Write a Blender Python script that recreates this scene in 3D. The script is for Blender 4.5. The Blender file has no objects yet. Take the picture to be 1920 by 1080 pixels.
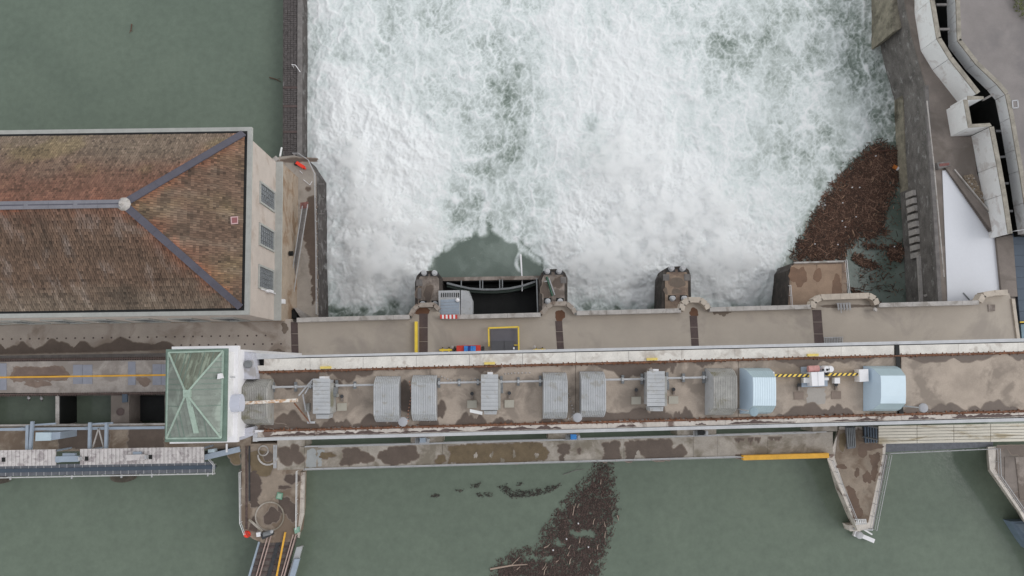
import bpy, math, random
import numpy as np
from mathutils import Vector, Euler
random.seed(7)
SC = bpy.context.scene
COL = SC.collection

# ---------------------------------------------------------------- camera, light, exposure
F = 1400.0                      # focal length in pixels of the 1920 px wide photograph
ZC = 103.7                      # drone height above the dam road (road = 0 m)
cam_d = bpy.data.cameras.new('drone_camera')
cam_d.sensor_width = 36.0
cam_d.lens = 36.0 * F / 1920.0
cam_d.clip_start = 1.0
cam_d.clip_end = 2000.0
cam = bpy.data.objects.new('drone_camera', cam_d)
COL.objects.link(cam)
cam.location = (0, 0, ZC)
cam.rotation_euler = Euler((math.radians(5.91), math.radians(-1.23), math.radians(-1.25)), 'XYZ')
SC.camera = cam
RM = cam.rotation_euler.to_matrix()

SUN_EL, SUN_AZ = 49.0, 88.0    # high sun behind a closed cloud cover
w = bpy.data.worlds.new('World')
SC.world = w
w.use_nodes = True
wn = w.node_tree
bg = wn.nodes['Background']
sky = wn.nodes.new('ShaderNodeTexSky')
sky.sky_type = 'NISHITA'
sky.sun_disc = False
sky.sun_elevation = math.radians(SUN_EL)
sky.sun_rotation = math.radians(SUN_AZ)
sky.dust_density = 0.2
sky.air_density = 2.0
hs = wn.nodes.new('ShaderNodeHueSaturation')
hs.inputs['Saturation'].default_value = 0.15
wn.links.new(sky.outputs[0], hs.inputs['Color'])
wn.links.new(hs.outputs[0], bg.inputs[0])
bg.inputs[1].default_value = 0.15
sd = bpy.data.lights.new('sun', 'SUN')
sd.energy = 0.5
sd.angle = math.radians(24)
sd.color = (1.0, 0.97, 0.93)
sun = bpy.data.objects.new('sun', sd)
COL.objects.link(sun)
_a, _e = math.radians(SUN_AZ), math.radians(SUN_EL)
_sd = Vector((math.sin(_a) * math.cos(_e), math.cos(_a) * math.cos(_e), math.sin(_e)))
sun.rotation_euler = _sd.to_track_quat('Z', 'Y').to_euler()
SC.view_settings.view_transform = 'Standard'
SC.view_settings.look = 'None'
SC.view_settings.gamma = 1.0
SC.view_settings.use_curve_mapping = False
SC.view_settings.exposure = 0.3
SC.cycles.max_bounces = 40
SC.cycles.diffuse_bounces = 6
SC.cycles.glossy_bounces = 2
SC.cycles.volume_bounces = 32

# ---------------------------------------------------------------- geometry helpers
def W(px, py, z=0.0):
    """point of the place at height z seen at a pixel of the photograph"""
    d = RM @ Vector(((px - 960.0) / F, (540.0 - py) / F, -1.0))
    t = (z - ZC) / d.z
    return Vector((d.x * t, d.y * t, z))

_RT = np.array(RM.transposed())
def to_px(X, Y, Z):
    p = np.stack([X, Y, Z - ZC], 0).reshape(3, -1)
    q = _RT @ p
    return (960 + F * q[0] / -q[2]).reshape(X.shape), (540 - F * q[1] / -q[2]).reshape(X.shape)

WL = {}
def wloc(o):
    return WL.get(o.name, Vector((0, 0, 0))) if o else Vector((0, 0, 0))

def empty(name, loc):
    o = bpy.data.objects.new(name, None)
    COL.objects.link(o)
    o.location = loc
    o.empty_display_size = 0.5
    WL[o.name] = Vector(loc)
    return o

def tag(o, label=None, cat=None, group=None, kind=None):
    if label: o['label'] = label
    if cat: o['category'] = cat
    if group: o['group'] = group
    if kind: o['kind'] = kind
    return o

def thing(name, label, cat, loc, group=None):
    return tag(empty(name, loc), label, cat, group)

class MB:
    def __init__(s):
        s.v, s.f = [], []
    def add(s, vs, fs):
        b = len(s.v)
        s.v += [Vector(p) for p in vs]
        s.f += [tuple(i + b for i in f) for f in fs]
        return s
    def prism2(s, top, bot):
        n = len(top)
        a = sum(top[i].x * top[(i + 1) % n].y - top[(i + 1) % n].x * top[i].y for i in range(n))
        if a < 0:
            top, bot = top[::-1], bot[::-1]
        fs = [tuple(range(n)), tuple(range(2 * n - 1, n - 1, -1))]
        fs += [(i, i + n, (i + 1) % n + n, (i + 1) % n) for i in range(n)]
        return s.add(list(top) + list(bot), fs)
    def prism(s, pts, z1, z0):
        return s.prism2([Vector((p.x, p.y, z1)) for p in pts], [Vector((p.x, p.y, z0)) for p in pts])
    def px(s, pp, z1, z0, z=None):
        """vertical prism whose top outline is seen at these pixels"""
        return s.prism([W(x, y, z1 if z is None else z) for x, y in pp], z1, z0)
    def rect(s, x0, y0, x1, y1, z1, z0, m=0.0):
        """pixel rectangle, top and bottom edges tilted by slope m"""
        dx = x1 - x0
        return s.px([(x0, y0), (x1, y0 + m * dx), (x1, y1 + m * dx), (x0, y1)], z1, z0)
    def sheet(s, pts):
        n = len(pts)
        a = sum(pts[i].x * pts[(i + 1) % n].y - pts[(i + 1) % n].x * pts[i].y for i in range(n))
        if a < 0: pts = pts[::-1]
        return s.add(pts, [tuple(range(n))])
    def bar(s, p, q, wd, ht):
        """box beam from p to q, wd wide, ht high (centred)"""
        p, q = Vector(p), Vector(q)
        d = (q - p).normalized()
        u = d.cross(Vector((0, 0, 1)))
        u = Vector((1, 0, 0)) if u.length < 1e-4 else u.normalized()
        n = u.cross(d).normalized()
        u, n = u * wd / 2, n * ht / 2
        vs = [p - u - n, p + u - n, p + u + n, p - u + n, q - u - n, q + u - n, q + u + n, q - u + n]
        return s.add(vs, [(0, 1, 2, 3), (7, 6, 5, 4), (0, 4, 5, 1), (1, 5, 6, 2), (2, 6, 7, 3), (3, 7, 4, 0)])
    def tube(s, p, q, r, n=6, r2=None):
        p, q = Vector(p), Vector(q)
        d = (q - p).normalized()
        u = d.orthogonal().normalized()
        v = d.cross(u)
        r2 = r if r2 is None else r2
        c = [(math.cos(2 * math.pi * k / n), math.sin(2 * math.pi * k / n)) for k in range(n)]
        vs = [p + (u * a + v * b) * r for a, b in c] + [q + (u * a + v * b) * r2 for a, b in c]
        fs = [(k, (k + 1) % n, (k + 1) % n + n, k + n) for k in range(n)]
        fs += [tuple(range(n - 1, -1, -1)), tuple(range(n, 2 * n))]
        return s.add(vs, fs)
    def disc(s, c, r, h, n=20):
        c = Vector(c)
        return s.tube(c, c + Vector((0, 0, h)), r, n)
    def ring(s, c, r0, r1, h, n=28):
        c = Vector(c)
        vs = []
        for k in range(n):
            a = 2 * math.pi * k / n
            e = Vector((math.cos(a), math.sin(a), 0))
            vs += [c + e * r1, c + e * r1 + Vector((0, 0, h)), c + e * r0 + Vector((0, 0, h)), c + e * r0]
        fs = []
        for k in range(n):
            a, b = 4 * k, 4 * ((k + 1) % n)
            fs += [(a, b, b + 1, a + 1), (a + 1, b + 1, b + 2, a + 2), (a + 2, b + 2, b + 3, a + 3)]
        return s.add(vs, fs)
    def lathe(s, c, prof, n=16):
        c = Vector(c)
        vs = []
        for r, h in prof:
            for k in range(n):
                a = 2 * math.pi * k / n
                vs.append(c + Vector((r * math.cos(a), r * math.sin(a), h)))
        fs = [(j * n + k, j * n + (k + 1) % n, (j + 1) * n + (k + 1) % n, (j + 1) * n + k) for j in range(len(prof) - 1) for k in range(n)]
        fs.append(tuple((len(prof) - 1) * n + k for k in range(n)))
        return s.add(vs, fs)
    def build(s, name, m, parent=None, smooth=False):
        off = wloc(parent)
        if parent is None:
            xs, ys, zs = [p.x for p in s.v], [p.y for p in s.v], [p.z for p in s.v]
            off = Vector(((min(xs) + max(xs)) / 2, (min(ys) + max(ys)) / 2, min(zs)))
        me = bpy.data.meshes.new(name)
        me.from_pydata([p - off for p in s.v], [], s.f)
        me.materials.append(m)
        if smooth:
            me.polygons.foreach_set('use_smooth', [True] * len(me.polygons))
        me.update()
        o = bpy.data.objects.new(name, me)
        COL.objects.link(o)
        if parent is None:
            o.location = off
            WL[o.name] = off
        else:
            o.parent = parent
            WL[o.name] = off.copy()
        return o

def share(src, name, parent, at):
    """a further piece with the mesh of src, moved by at"""
    o = bpy.data.objects.new(name, src.data)
    COL.objects.link(o)
    o.parent = parent
    o.location = at
    return o

def dup(o, delta, label=None, parent=None):
    c = o.copy()
    COL.objects.link(c)
    if parent is None:
        c.location = Vector(o.location) + Vector(delta)
        WL[c.name] = wloc(o) + Vector(delta)
        if label: c['label'] = label
    else:
        c.parent = parent
    for ch in list(o.children):
        dup(ch, delta, None, c)
    return c

def struct(name, mb, m, parent=None, **k):
    o = mb.build(name, m, parent, **k)
    o['kind'] = 'structure'
    return o

def inset(pts, d):
    n = len(pts)
    a = sum(pts[i].x * pts[(i + 1) % n].y - pts[(i + 1) % n].x * pts[i].y for i in range(n))
    if a < 0: d = -d
    out = []
    for i in range(n):
        p0, p1, p2 = pts[i - 1], pts[i], pts[(i + 1) % n]
        e1, e2 = (p1 - p0).to_2d().normalized(), (p2 - p1).to_2d().normalized()
        n1, n2 = Vector((-e1.y, e1.x)), Vector((-e2.y, e2.x))
        b = n1 + n2
        b = b / max(0.2, b.dot(n1))
        out.append(Vector((p1.x + b.x * d, p1.y + b.y * d, p1.z)))
    return out

# ---------------------------------------------------------------- numpy noise
def pn(x, y, seed=0):
    xi, yi = np.floor(x).astype(np.int64), np.floor(y).astype(np.int64)
    xf, yf = x - xi, y - yi
    def g(ix, iy, dx, dy):
        h = (ix * 374761393 + iy * 668265263 + seed * 974711) & 0xFFFFFFFF
        h = ((h ^ (h >> 13)) * 1274126177) & 0xFFFFFFFF
        h = h ^ (h >> 16)
        a = (h & 0xFFFF) / 65536.0 * 2 * np.pi
        return np.cos(a) * dx + np.sin(a) * dy
    u, v = xf ** 3 * (xf * (xf * 6 - 15) + 10), yf ** 3 * (yf * (yf * 6 - 15) + 10)
    a = g(xi, yi, xf, yf) * (1 - u) + g(xi + 1, yi, xf - 1, yf) * u
    b = g(xi, yi + 1, xf, yf - 1) * (1 - u) + g(xi + 1, yi + 1, xf - 1, yf - 1) * u
    return (a * (1 - v) + b * v) * 1.5
def fbm(x, y, o=4, seed=0, mode=0, gain=0.5):
    t, amp, tot = 0, 1.0, 0
    for k in range(o):
        n = pn(x * 2.03 ** k + 17.3 * k, y * 2.03 ** k - 9.1 * k, seed + k)
        if mode == 1: n = np.abs(n)
        if mode == 2: n = 1 - np.abs(n)
        t = t + amp * n
        tot += amp
        amp *= gain
    return t / tot
def sst(a, b, x):
    t = np.clip((x - a) / (b - a), 0, 1)
    return t * t * (3 - 2 * t)
def inpoly(x, y, poly):
    r = np.zeros(x.shape, bool)
    n = len(poly)
    for i in range(n):
        x0, y0 = poly[i]
        x1, y1 = poly[(i + 1) % n]
        if y0 == y1: continue
        c = ((y0 > y) != (y1 > y)) & (x < (x1 - x0) * (y - y0) / (y1 - y0) + x0)
        r ^= c
    return r
def segdist(x, y, pts):
    d = np.full(x.shape, 1e9)
    for (x0, y0), (x1, y1) in zip(pts[:-1], pts[1:]):
        L = (x1 - x0) ** 2 + (y1 - y0) ** 2
        t = np.clip(((x - x0) * (x1 - x0) + (y - y0) * (y1 - y0)) / L, 0, 1)
        d = np.minimum(d, np.hypot(x - x0 - t * (x1 - x0), y - y0 - t * (y1 - y0)))
    return d

# ---------------------------------------------------------------- materials
def lin(rgb, k=0.88):
    o = []
    for c in rgb:
        c = c / 255.0
        c = c / 12.92 if c <= 0.04045 else ((c + 0.055) / 1.055) ** 2.4
        o.append(min(0.86, c / k))
    return o
MATS = {}
def mat(name, rgb, rough=0.85, var=0.18, scale=0.9, fine=9.0, bump=0.15, blot=None, blot_amt=0.0, blot_scale=0.22,
        stretch=(1, 1, 1), metal=0.0, spec=0.3):
    if name in MATS: return MATS[name]
    m = bpy.data.materials.new(name)
    m.use_nodes = True
    nt = m.node_tree
    N, L = nt.nodes, nt.links
    b = N['Principled BSDF']
    b.inputs['Roughness'].default_value = rough
    b.inputs['Metallic'].default_value = metal
    b.inputs['Specular IOR Level'].default_value = spec
    c = lin(rgb)
    geo = N.new('ShaderNodeNewGeometry')
    mp = N.new('ShaderNodeMapping')
    mp.inputs['Scale'].default_value = stretch
    L.new(geo.outputs['Position'], mp.inputs['Vector'])
    n1 = N.new('ShaderNodeTexNoise')
    n1.inputs['Scale'].default_value = scale
    n1.inputs['Detail'].default_value = 6
    n1.inputs['Roughness'].default_value = 0.62
    L.new(mp.outputs[0], n1.inputs['Vector'])
    r1 = N.new('ShaderNodeValToRGB')
    r1.color_ramp.elements[0].position = 0.3
    r1.color_ramp.elements[1].position = 0.72
    r1.color_ramp.elements[0].color = [x * (1 - var) for x in c] + [1]
    r1.color_ramp.elements[1].color = [min(0.88, x * (1 + var)) for x in c] + [1]
    L.new(n1.outputs[0], r1.inputs[0])
    out = r1.outputs[0]
    n2 = N.new('ShaderNodeTexNoise')
    n2.inputs['Scale'].default_value = fine
    n2.inputs['Detail'].default_value = 3
    L.new(mp.outputs[0], n2.inputs['Vector'])
    mr = N.new('ShaderNodeMapRange')
    mr.inputs[1].default_value = 0.25
    mr.inputs[2].default_value = 0.75
    mr.inputs[3].default_value = 1 - var * 0.7
    mr.inputs[4].default_value = 1 + var * 0.5
    L.new(n2.outputs[0], mr.inputs[0])
    mx = N.new('ShaderNodeMix')
    mx.data_type = 'RGBA'
    mx.blend_type = 'MULTIPLY'
    mx.inputs[0].default_value = 1.0
    L.new(out, mx.inputs[6])
    L.new(mr.outputs[0], mx.inputs[7])
    out = mx.outputs[2]
    if blot is not None:
        n3 = N.new('ShaderNodeTexNoise')
        n3.inputs['Scale'].default_value = blot_scale
        n3.inputs['Detail'].default_value = 7
        n3.inputs['Roughness'].default_value = 0.6
        n3.inputs['Distortion'].default_value = 0.4
        L.new(mp.outputs[0], n3.inputs['Vector'])
        r3 = N.new('ShaderNodeValToRGB')
        r3.color_ramp.elements[0].position = 0.62 - blot_amt * 0.35
        r3.color_ramp.elements[1].position = 0.70 - blot_amt * 0.28
        r3.color_ramp.elements[0].color = (0, 0, 0, 1)
        r3.color_ramp.elements[1].color = (1, 1, 1, 1)
        L.new(n3.outputs[0], r3.inputs[0])
        ml = N.new('ShaderNodeMix')
        ml.data_type = 'RGBA'
        L.new(r3.outputs[0], ml.inputs[0])
        L.new(out, ml.inputs[6])
        ml.inputs[7].default_value = lin(blot) + [1]
        out = ml.outputs[2]
    L.new(out, b.inputs['Base Color'])
    if bump:
        bp = N.new('ShaderNodeBump')
        bp.inputs['Strength'].default_value = bump
        bp.inputs['Distance'].default_value = 0.05
        L.new(n2.outputs[0], bp.inputs['Height'])
        L.new(bp.outputs[0], b.inputs['Normal'])
    MATS[name] = m
    return m

M = {}
M['road'] = mat('road_concrete', (163, 153, 142), var=0.08, scale=0.25, blot=(147, 138, 129), blot_amt=0.25, blot_scale=0.12)
M['plaza'] = mat('plaza_concrete', (160, 150, 141), var=0.13, scale=0.3, blot=(134, 122, 112), blot_amt=0.3, blot_scale=0.2)
M['parapet'] = mat('parapet_concrete', (168, 163, 159), var=0.18, scale=1.0, blot=(140, 134, 128), blot_amt=0.3, blot_scale=0.6)
M['alcove'] = mat('alcove_concrete', (176, 165, 153), var=0.14, scale=1.0)
M['pier'] = mat('pier_concrete', (140, 130, 123), var=0.3, scale=0.7, blot=(108, 98, 91), blot_amt=0.5, blot_scale=0.5)
M['pier_tan'] = mat('pier_concrete_tan', (142, 124, 109), var=0.2, scale=0.7, blot=(112, 96, 86), blot_amt=0.3, blot_scale=0.4)
M['block'] = mat('block_concrete', (148, 126, 108), var=0.16, scale=0.6)
M['darkwall'] = mat('wet_dark_concrete', (78, 73, 71), var=0.4, scale=0.9, blot=(112, 109, 108), blot_amt=0.25, blot_scale=0.8, bump=0.4)
M['algae'] = mat('algae_concrete', (82, 76, 68), var=0.4, scale=0.8, blot=(66, 64, 56), blot_amt=0.4)
M['cobble'] = mat('cobble_stone', (84, 79, 78), var=0.35, scale=2.5)
M['coping'] = mat('grey_coping', (112, 108, 106), var=0.25, scale=1.2)
M['deck'] = mat('deck_concrete', (158, 145, 133), var=0.17, scale=0.45, blot=(130, 119, 109), blot_amt=0.38, blot_scale=0.34)
M['strip'] = mat('white_strip_concrete', (200, 195, 188), var=0.14, scale=0.8, blot=(172, 164, 156), blot_amt=0.25, blot_scale=0.5)
M['strip_dirty'] = mat('stained_white_concrete', (196, 188, 180), var=0.16, scale=1.2, blot=(120, 104, 96), blot_amt=0.22, blot_scale=0.55)
M['edge'] = mat('edge_beam_concrete', (176, 176, 178), var=0.1, scale=1.0)
M['rust'] = mat('rusty_steel', (112, 78, 60), var=0.55, scale=2.5, blot=(138, 118, 108), blot_amt=0.15, blot_scale=3.0, rough=0.9)
M['joint'] = mat('brown_joint_cover', (84, 72, 70), var=0.2, scale=0.8)
M['wet'] = mat('wet_stain', (94, 82, 74), rough=0.42, var=0.16, scale=0.7, bump=0.05)
M['wet2'] = mat('damp_stain', (106, 94, 84), rough=0.6, var=0.16, scale=0.9, bump=0.05)
M['olive'] = mat('algae_stain', (106, 92, 72), rough=0.6, var=0.22, scale=0.8, bump=0.05)
M['walk'] = mat('walkway_concrete', (160, 152, 143), var=0.18, scale=0.7, blot=(124, 116, 104), blot_amt=0.45, blot_scale=0.3)
M['brownpier'] = mat('brown_pier_concrete', (140, 127, 114), var=0.2, scale=0.6, blot=(112, 97, 84), blot_amt=0.45, blot_scale=0.3)
M['corr'] = mat('grey_corrugated_steel', (160, 161, 163), var=0.1, scale=0.8, rough=0.5, bump=0, spec=0.4, blot=(146, 144, 140), blot_amt=0.2, blot_scale=1.2)
M['corr2'] = mat('weathered_corrugated_steel', (150, 148, 144), var=0.2, scale=1.2, rough=0.6, bump=0, blot=(122, 118, 102), blot_amt=0.22, blot_scale=0.5)
M['blue'] = mat('pale_blue_sheet_steel', (188, 203, 212), var=0.04, scale=0.5, rough=0.35, bump=0, spec=0.5)
M['blue_shaded'] = mat('shaded_blue_sheet_steel', (150, 166, 172), var=0.05, scale=0.5, rough=0.4, bump=0, spec=0.5)  # darker copy of the pale blue: shade of the hood slopes put into colour
M['white'] = mat('white_paint', (212, 210, 212), var=0.05, scale=0.6, rough=0.5, bump=0)
M['white_dirty'] = mat('white_metal_cover', (206, 205, 205), var=0.1, scale=1.2, rough=0.5, bump=0)
M['lightgrey'] = mat('light_grey_render', (172, 172, 180), var=0.1, scale=0.6, blot=(150, 146, 146), blot_amt=0.25, blot_scale=0.6)
M['green'] = mat('green_copper_sheet', (115, 121, 114), var=0.16, scale=0.7, rough=0.55, bump=0, blot=(136, 145, 136), blot_amt=0.35, blot_scale=0.4)
M['green_brown'] = mat('brown_stained_copper_sheet', (100, 104, 92), var=0.22, scale=0.9, rough=0.5, bump=0, stretch=(3, 0.5, 1), blot=(128, 136, 122), blot_amt=0.3, blot_scale=0.7)
M['green_light'] = mat('pale_green_ridge', (146, 162, 150), var=0.15, scale=1.5, rough=0.5, bump=0)
M['green_dark'] = mat('green_gutter', (102, 119, 109), var=0.2, scale=1.0, rough=0.5, bump=0)
M['greysteel'] = mat('grey_steel', (112, 114, 116), var=0.2, scale=1.5, rough=0.5, bump=0)
M['darksteel'] = mat('dark_steel', (56, 56, 58), var=0.3, scale=1.5, rough=0.5, bump=0)
M['black'] = mat('black_steel_and_shade', (26, 27, 27), var=0.3, scale=1.0, rough=0.6, bump=0)  # black parts, and painted darkness in the well, bay and channel
M['bluesteel'] = mat('blue_grey_steel', (142, 152, 164), var=0.1, scale=1.0, rough=0.45, bump=0)
M['rail'] = mat('galvanised_rail', (166, 166, 168), var=0.12, scale=2.0, rough=0.5, bump=0)
M['yellow'] = mat('yellow_paint', (226, 192, 70), var=0.08, scale=1.5, rough=0.5, bump=0)
M['orange'] = mat('amber_paint', (212, 160, 62), var=0.12, scale=1.0, rough=0.6, bump=0)
M['red'] = mat('red_paint', (190, 62, 52), var=0.1, scale=1.5, rough=0.5, bump=0)
M['brightred'] = mat('bright_red_plastic', (222, 62, 44), var=0.06, scale=1.5, rough=0.4, bump=0)
M['bluepaint'] = mat('blue_tarp', (60, 128, 196), var=0.2, scale=2.5, rough=0.5, bump=0.1)
M['bluedark'] = mat('dark_blue_tarp', (44, 62, 130), var=0.2, scale=2.5, rough=0.5, bump=0.1)
M['greypaint'] = mat('slate_grey_paint', (104, 102, 108), var=0.06, scale=0.8, rough=0.6, bump=0)
M['greydark'] = mat('charcoal_paint', (82, 81, 84), var=0.06, scale=0.8, rough=0.6, bump=0)
M['render'] = mat('beige_render', (180, 169, 161), var=0.08, scale=0.5, blot=(166, 152, 142), blot_amt=0.25, blot_scale=0.3)
M['plinth'] = mat('stained_plinth', (156, 141, 126), var=0.16, scale=0.6, blot=(134, 112, 92), blot_amt=0.3, blot_scale=0.4)
M['cornice'] = mat('grey_cornice', (158, 158, 154), var=0.1, scale=1.0)
M['glass'] = mat('window_glass', (104, 108, 112), var=0.15, scale=2.0, rough=0.12, bump=0, spec=0.5)
M['lead'] = mat('lead_flashing', (78, 76, 85), var=0.12, scale=0.8, rough=0.5, bump=0)
M['lead_light'] = mat('pale_lead_flashing', (116, 115, 121), var=0.14, scale=0.8, rough=0.5, bump=0)
M['brownroof'] = mat('roof_underlay', (88, 70, 62), var=0.2)
M['asphalt'] = mat('grey_asphalt', (128, 122, 120), var=0.12, scale=0.3, blot=(116, 111, 110), blot_amt=0.35, blot_scale=0.12)
M['path'] = mat('path_concrete', (122, 113, 107), var=0.15, scale=0.5, blot=(106, 98, 92), blot_amt=0.4, blot_scale=0.2)
M['panel'] = mat('white_wall_panel', (232, 231, 235), var=0.07, scale=0.5, blot=(200, 196, 194), blot_amt=0.25, blot_scale=0.5)
M['membrane'] = mat('pale_grey_membrane', (202, 203, 208), var=0.025, scale=0.2, fine=3, bump=0, rough=0.7)
M['slate'] = mat('slate_blue_roof', (74, 84, 96), var=0.1, scale=0.5, rough=0.6, bump=0)
M['pebble'] = mat('pebbles', (136, 122, 106), var=0.5, scale=5.0)
M['cream'] = mat('cream_slatted_roof', (200, 194, 182), var=0.1, scale=1.0, stretch=(0.35, 2, 1), blot=(160, 148, 126), blot_amt=0.25, blot_scale=0.5)
M['wood'] = mat('driftwood_brown', (92, 68, 58), var=0.4, scale=3.0)
M['wood_red'] = mat('driftwood_red_brown', (98, 64, 50), var=0.4, scale=3.0)
M['palewood'] = mat('bare_pale_wood', (158, 140, 127), var=0.15, scale=3.0)
M['grate'] = mat('dark_grating', (104, 106, 112), var=0.2, scale=2.0, rough=0.6)
M['purple'] = mat('rusty_mesh', (118, 82, 78), var=0.3, scale=3)
M['leaf'] = mat('leaf_green', (92, 96, 62), var=0.4, scale=3)

def attr_mat(name, stops, rough=(0.9, 0.9), attr='foam', bump=0.0, bscale=3.0, grain=0.0):
    m = bpy.data.materials.new(name)
    m.use_nodes = True
    N, L = m.node_tree.nodes, m.node_tree.links
    b = N['Principled BSDF']
    a = N.new('ShaderNodeAttribute')
    a.attribute_name = attr
    r = N.new('ShaderNodeValToRGB')
    el = r.color_ramp.elements
    while len(el) < len(stops): el.new(0.5)
    for e, (p, c) in zip(el, stops):
        e.position = p
        e.color = list(c) + [1]
    fac = a.outputs['Fac']
    if grain:
        gg = N.new('ShaderNodeNewGeometry')
        gn = N.new('ShaderNodeTexNoise')
        gn.inputs['Scale'].default_value = 1.3
        gn.inputs['Detail'].default_value = 9
        gn.inputs['Roughness'].default_value = .72
        gn.inputs['Distortion'].default_value = .9
        L.new(gg.outputs['Position'], gn.inputs['Vector'])
        g1 = N.new('ShaderNodeMath'); g1.operation = 'SUBTRACT'; g1.inputs[1].default_value = .5
        L.new(gn.outputs[0], g1.inputs[0])
        g2 = N.new('ShaderNodeMath'); g2.operation = 'MULTIPLY'; g2.inputs[1].default_value = grain
        L.new(g1.outputs[0], g2.inputs[0])
        g3 = N.new('ShaderNodeMath'); g3.operation = 'MULTIPLY_ADD'   # grain only where there is foam
        cl = N.new('ShaderNodeMath'); cl.operation = 'MULTIPLY'; cl.inputs[1].default_value = 2.2; cl.use_clamp = True
        L.new(fac, cl.inputs[0])
        L.new(g2.outputs[0], g3.inputs[0]); L.new(cl.outputs[0], g3.inputs[1]); L.new(fac, g3.inputs[2])
        fac = g3.outputs[0]
    L.new(fac, r.inputs[0])
    L.new(r.outputs[0], b.inputs['Base Color'])
    mr = N.new('ShaderNodeMapRange')
    mr.inputs[3].default_value, mr.inputs[4].default_value = rough
    L.new(a.outputs['Fac'], mr.inputs[0])
    L.new(mr.outputs[0], b.inputs['Roughness'])
    if bump:
        g = N.new('ShaderNodeNewGeometry')
        n = N.new('ShaderNodeTexNoise')
        n.inputs['Scale'].default_value = bscale
        n.inputs['Detail'].default_value = 5
        L.new(g.outputs['Position'], n.inputs['Vector'])
        bp = N.new('ShaderNodeBump')
        bp.inputs['Strength'].default_value = bump
        bp.inputs['Distance'].default_value = 0.2
        L.new(n.outputs[0], bp.inputs['Height'])
        L.new(bp.outputs[0], b.inputs['Normal'])
    return m

def water_mat(name, c0, c1, rough=0.12, scale=0.06, bump=0.12):
    m = bpy.data.materials.new(name)
    m.use_nodes = True
    N, L = m.node_tree.nodes, m.node_tree.links
    b = N['Principled BSDF']
    g = N.new('ShaderNodeNewGeometry')
    n = N.new('ShaderNodeTexNoise')
    n.inputs['Scale'].default_value = scale
    n.inputs['Detail'].default_value = 5
    n.inputs['Distortion'].default_value = 0.8
    L.new(g.outputs['Position'], n.inputs['Vector'])
    r = N.new('ShaderNodeValToRGB')
    r.color_ramp.elements[0].position, r.color_ramp.elements[1].position = 0.3, 0.7
    r.color_ramp.elements[0].color = lin(c0) + [1]
    r.color_ramp.elements[1].color = lin(c1) + [1]
    L.new(n.outputs[0], r.inputs[0])
    L.new(r.outputs[0], b.inputs['Base Color'])
    b.inputs['Roughness'].default_value = rough
    b.inputs['IOR'].default_value = 1.33
    n4 = N.new('ShaderNodeTexNoise')
    n4.inputs['Scale'].default_value = .9
    n4.inputs['Detail'].default_value = 9
    n4.inputs['Roughness'].default_value = .7
    L.new(g.outputs['Position'], n4.inputs['Vector'])
    m4 = N.new('ShaderNodeMapRange')
    m4.inputs[1].default_value, m4.inputs[2].default_value = .3, .7
    m4.inputs[3].default_value, m4.inputs[4].default_value = .9, 1.1
    L.new(n4.outputs[0], m4.inputs[0])
    mm = N.new('ShaderNodeMix'); mm.data_type = 'RGBA'; mm.blend_type = 'MULTIPLY'; mm.inputs[0].default_value = 1
    L.new(r.outputs[0], mm.inputs[6]); L.new(m4.outputs[0], mm.inputs[7])
    L.new(mm.outputs[2], b.inputs['Base Color'])
    n2 = N.new('ShaderNodeTexNoise')
    n2.inputs['Scale'].default_value = 1.6
    n2.inputs['Detail'].default_value = 4
    L.new(g.outputs['Position'], n2.inputs['Vector'])
    bp = N.new('ShaderNodeBump')
    bp.inputs['Strength'].default_value = bump
    bp.inputs['Distance'].default_value = 0.1
    L.new(n2.outputs[0], bp.inputs['Height'])
    L.new(bp.outputs[0], b.inputs['Normal'])
    return m
M['forebay'] = water_mat('calm_green_water', (94, 104, 92), (102, 112, 99))
M['tailwater'] = water_mat('still_tailrace_water', (93, 104, 93), (101, 112, 100))
M['pool'] = water_mat('pool_water', (72, 84, 76), (92, 104, 96), scale=0.2)

# ---------------------------------------------------------------- repeated small builders
def railing(label, pts, z, h=1.0, step=1.6, m=None, r=0.045, mid=True, group='thin metal railings along the edges'):
    m = m or M['rail']
    P = [W(x, y, z) for x, y in pts]
    t = thing('railing', label, 'railing', P[0], group)
    up = Vector((0, 0, h))
    a = MB()
    for p, q in zip(P[:-1], P[1:]): a.tube(p + up, q + up, r)
    a.build('top_rail', m, t)
    if mid:
        a = MB()
        for p, q in zip(P[:-1], P[1:]): a.tube(p + up * 0.5, q + up * 0.5, r * 0.7)
        a.build('middle_rail', m, t)
    src = None
    for p, q in zip(P[:-1], P[1:]):
        n = max(1, round((q - p).length / step))
        for k in range(n + (1 if q is P[-1] else 0)):
            at = p + (q - p) * (k / n)
            if src is None:
                src = MB().tube(at, at + up, r * 0.9, 5).build('post', m, t)
                s0 = at.copy()
            else:
                share(src, 'post', t, at - s0)
    return t

def blob(cx, cy, rx, ry, n=26, seed=0, rough=0.35, rot=0.0):
    rr = random.Random(seed * 131 + int(cx * 7 + cy * 13))
    ph = [rr.uniform(0, 6.28) for _ in range(6)]
    out = []
    for k in range(n):
        a = 2 * math.pi * k / n
        q = 1 + rough * (0.5 * math.sin(2 * a + ph[0]) + 0.35 * math.sin(3 * a + ph[1]) + 0.28 * math.sin(5 * a + ph[2]) + 0.16 * math.sin(9 * a + ph[3]))
        q = max(q, 0.25)
        x, y = rx * q * math.cos(a), ry * q * math.sin(a)
        out.append((cx + x * math.cos(rot) - y * math.sin(rot), cy + x * math.sin(rot) + y * math.cos(rot)))
    return out

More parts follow.
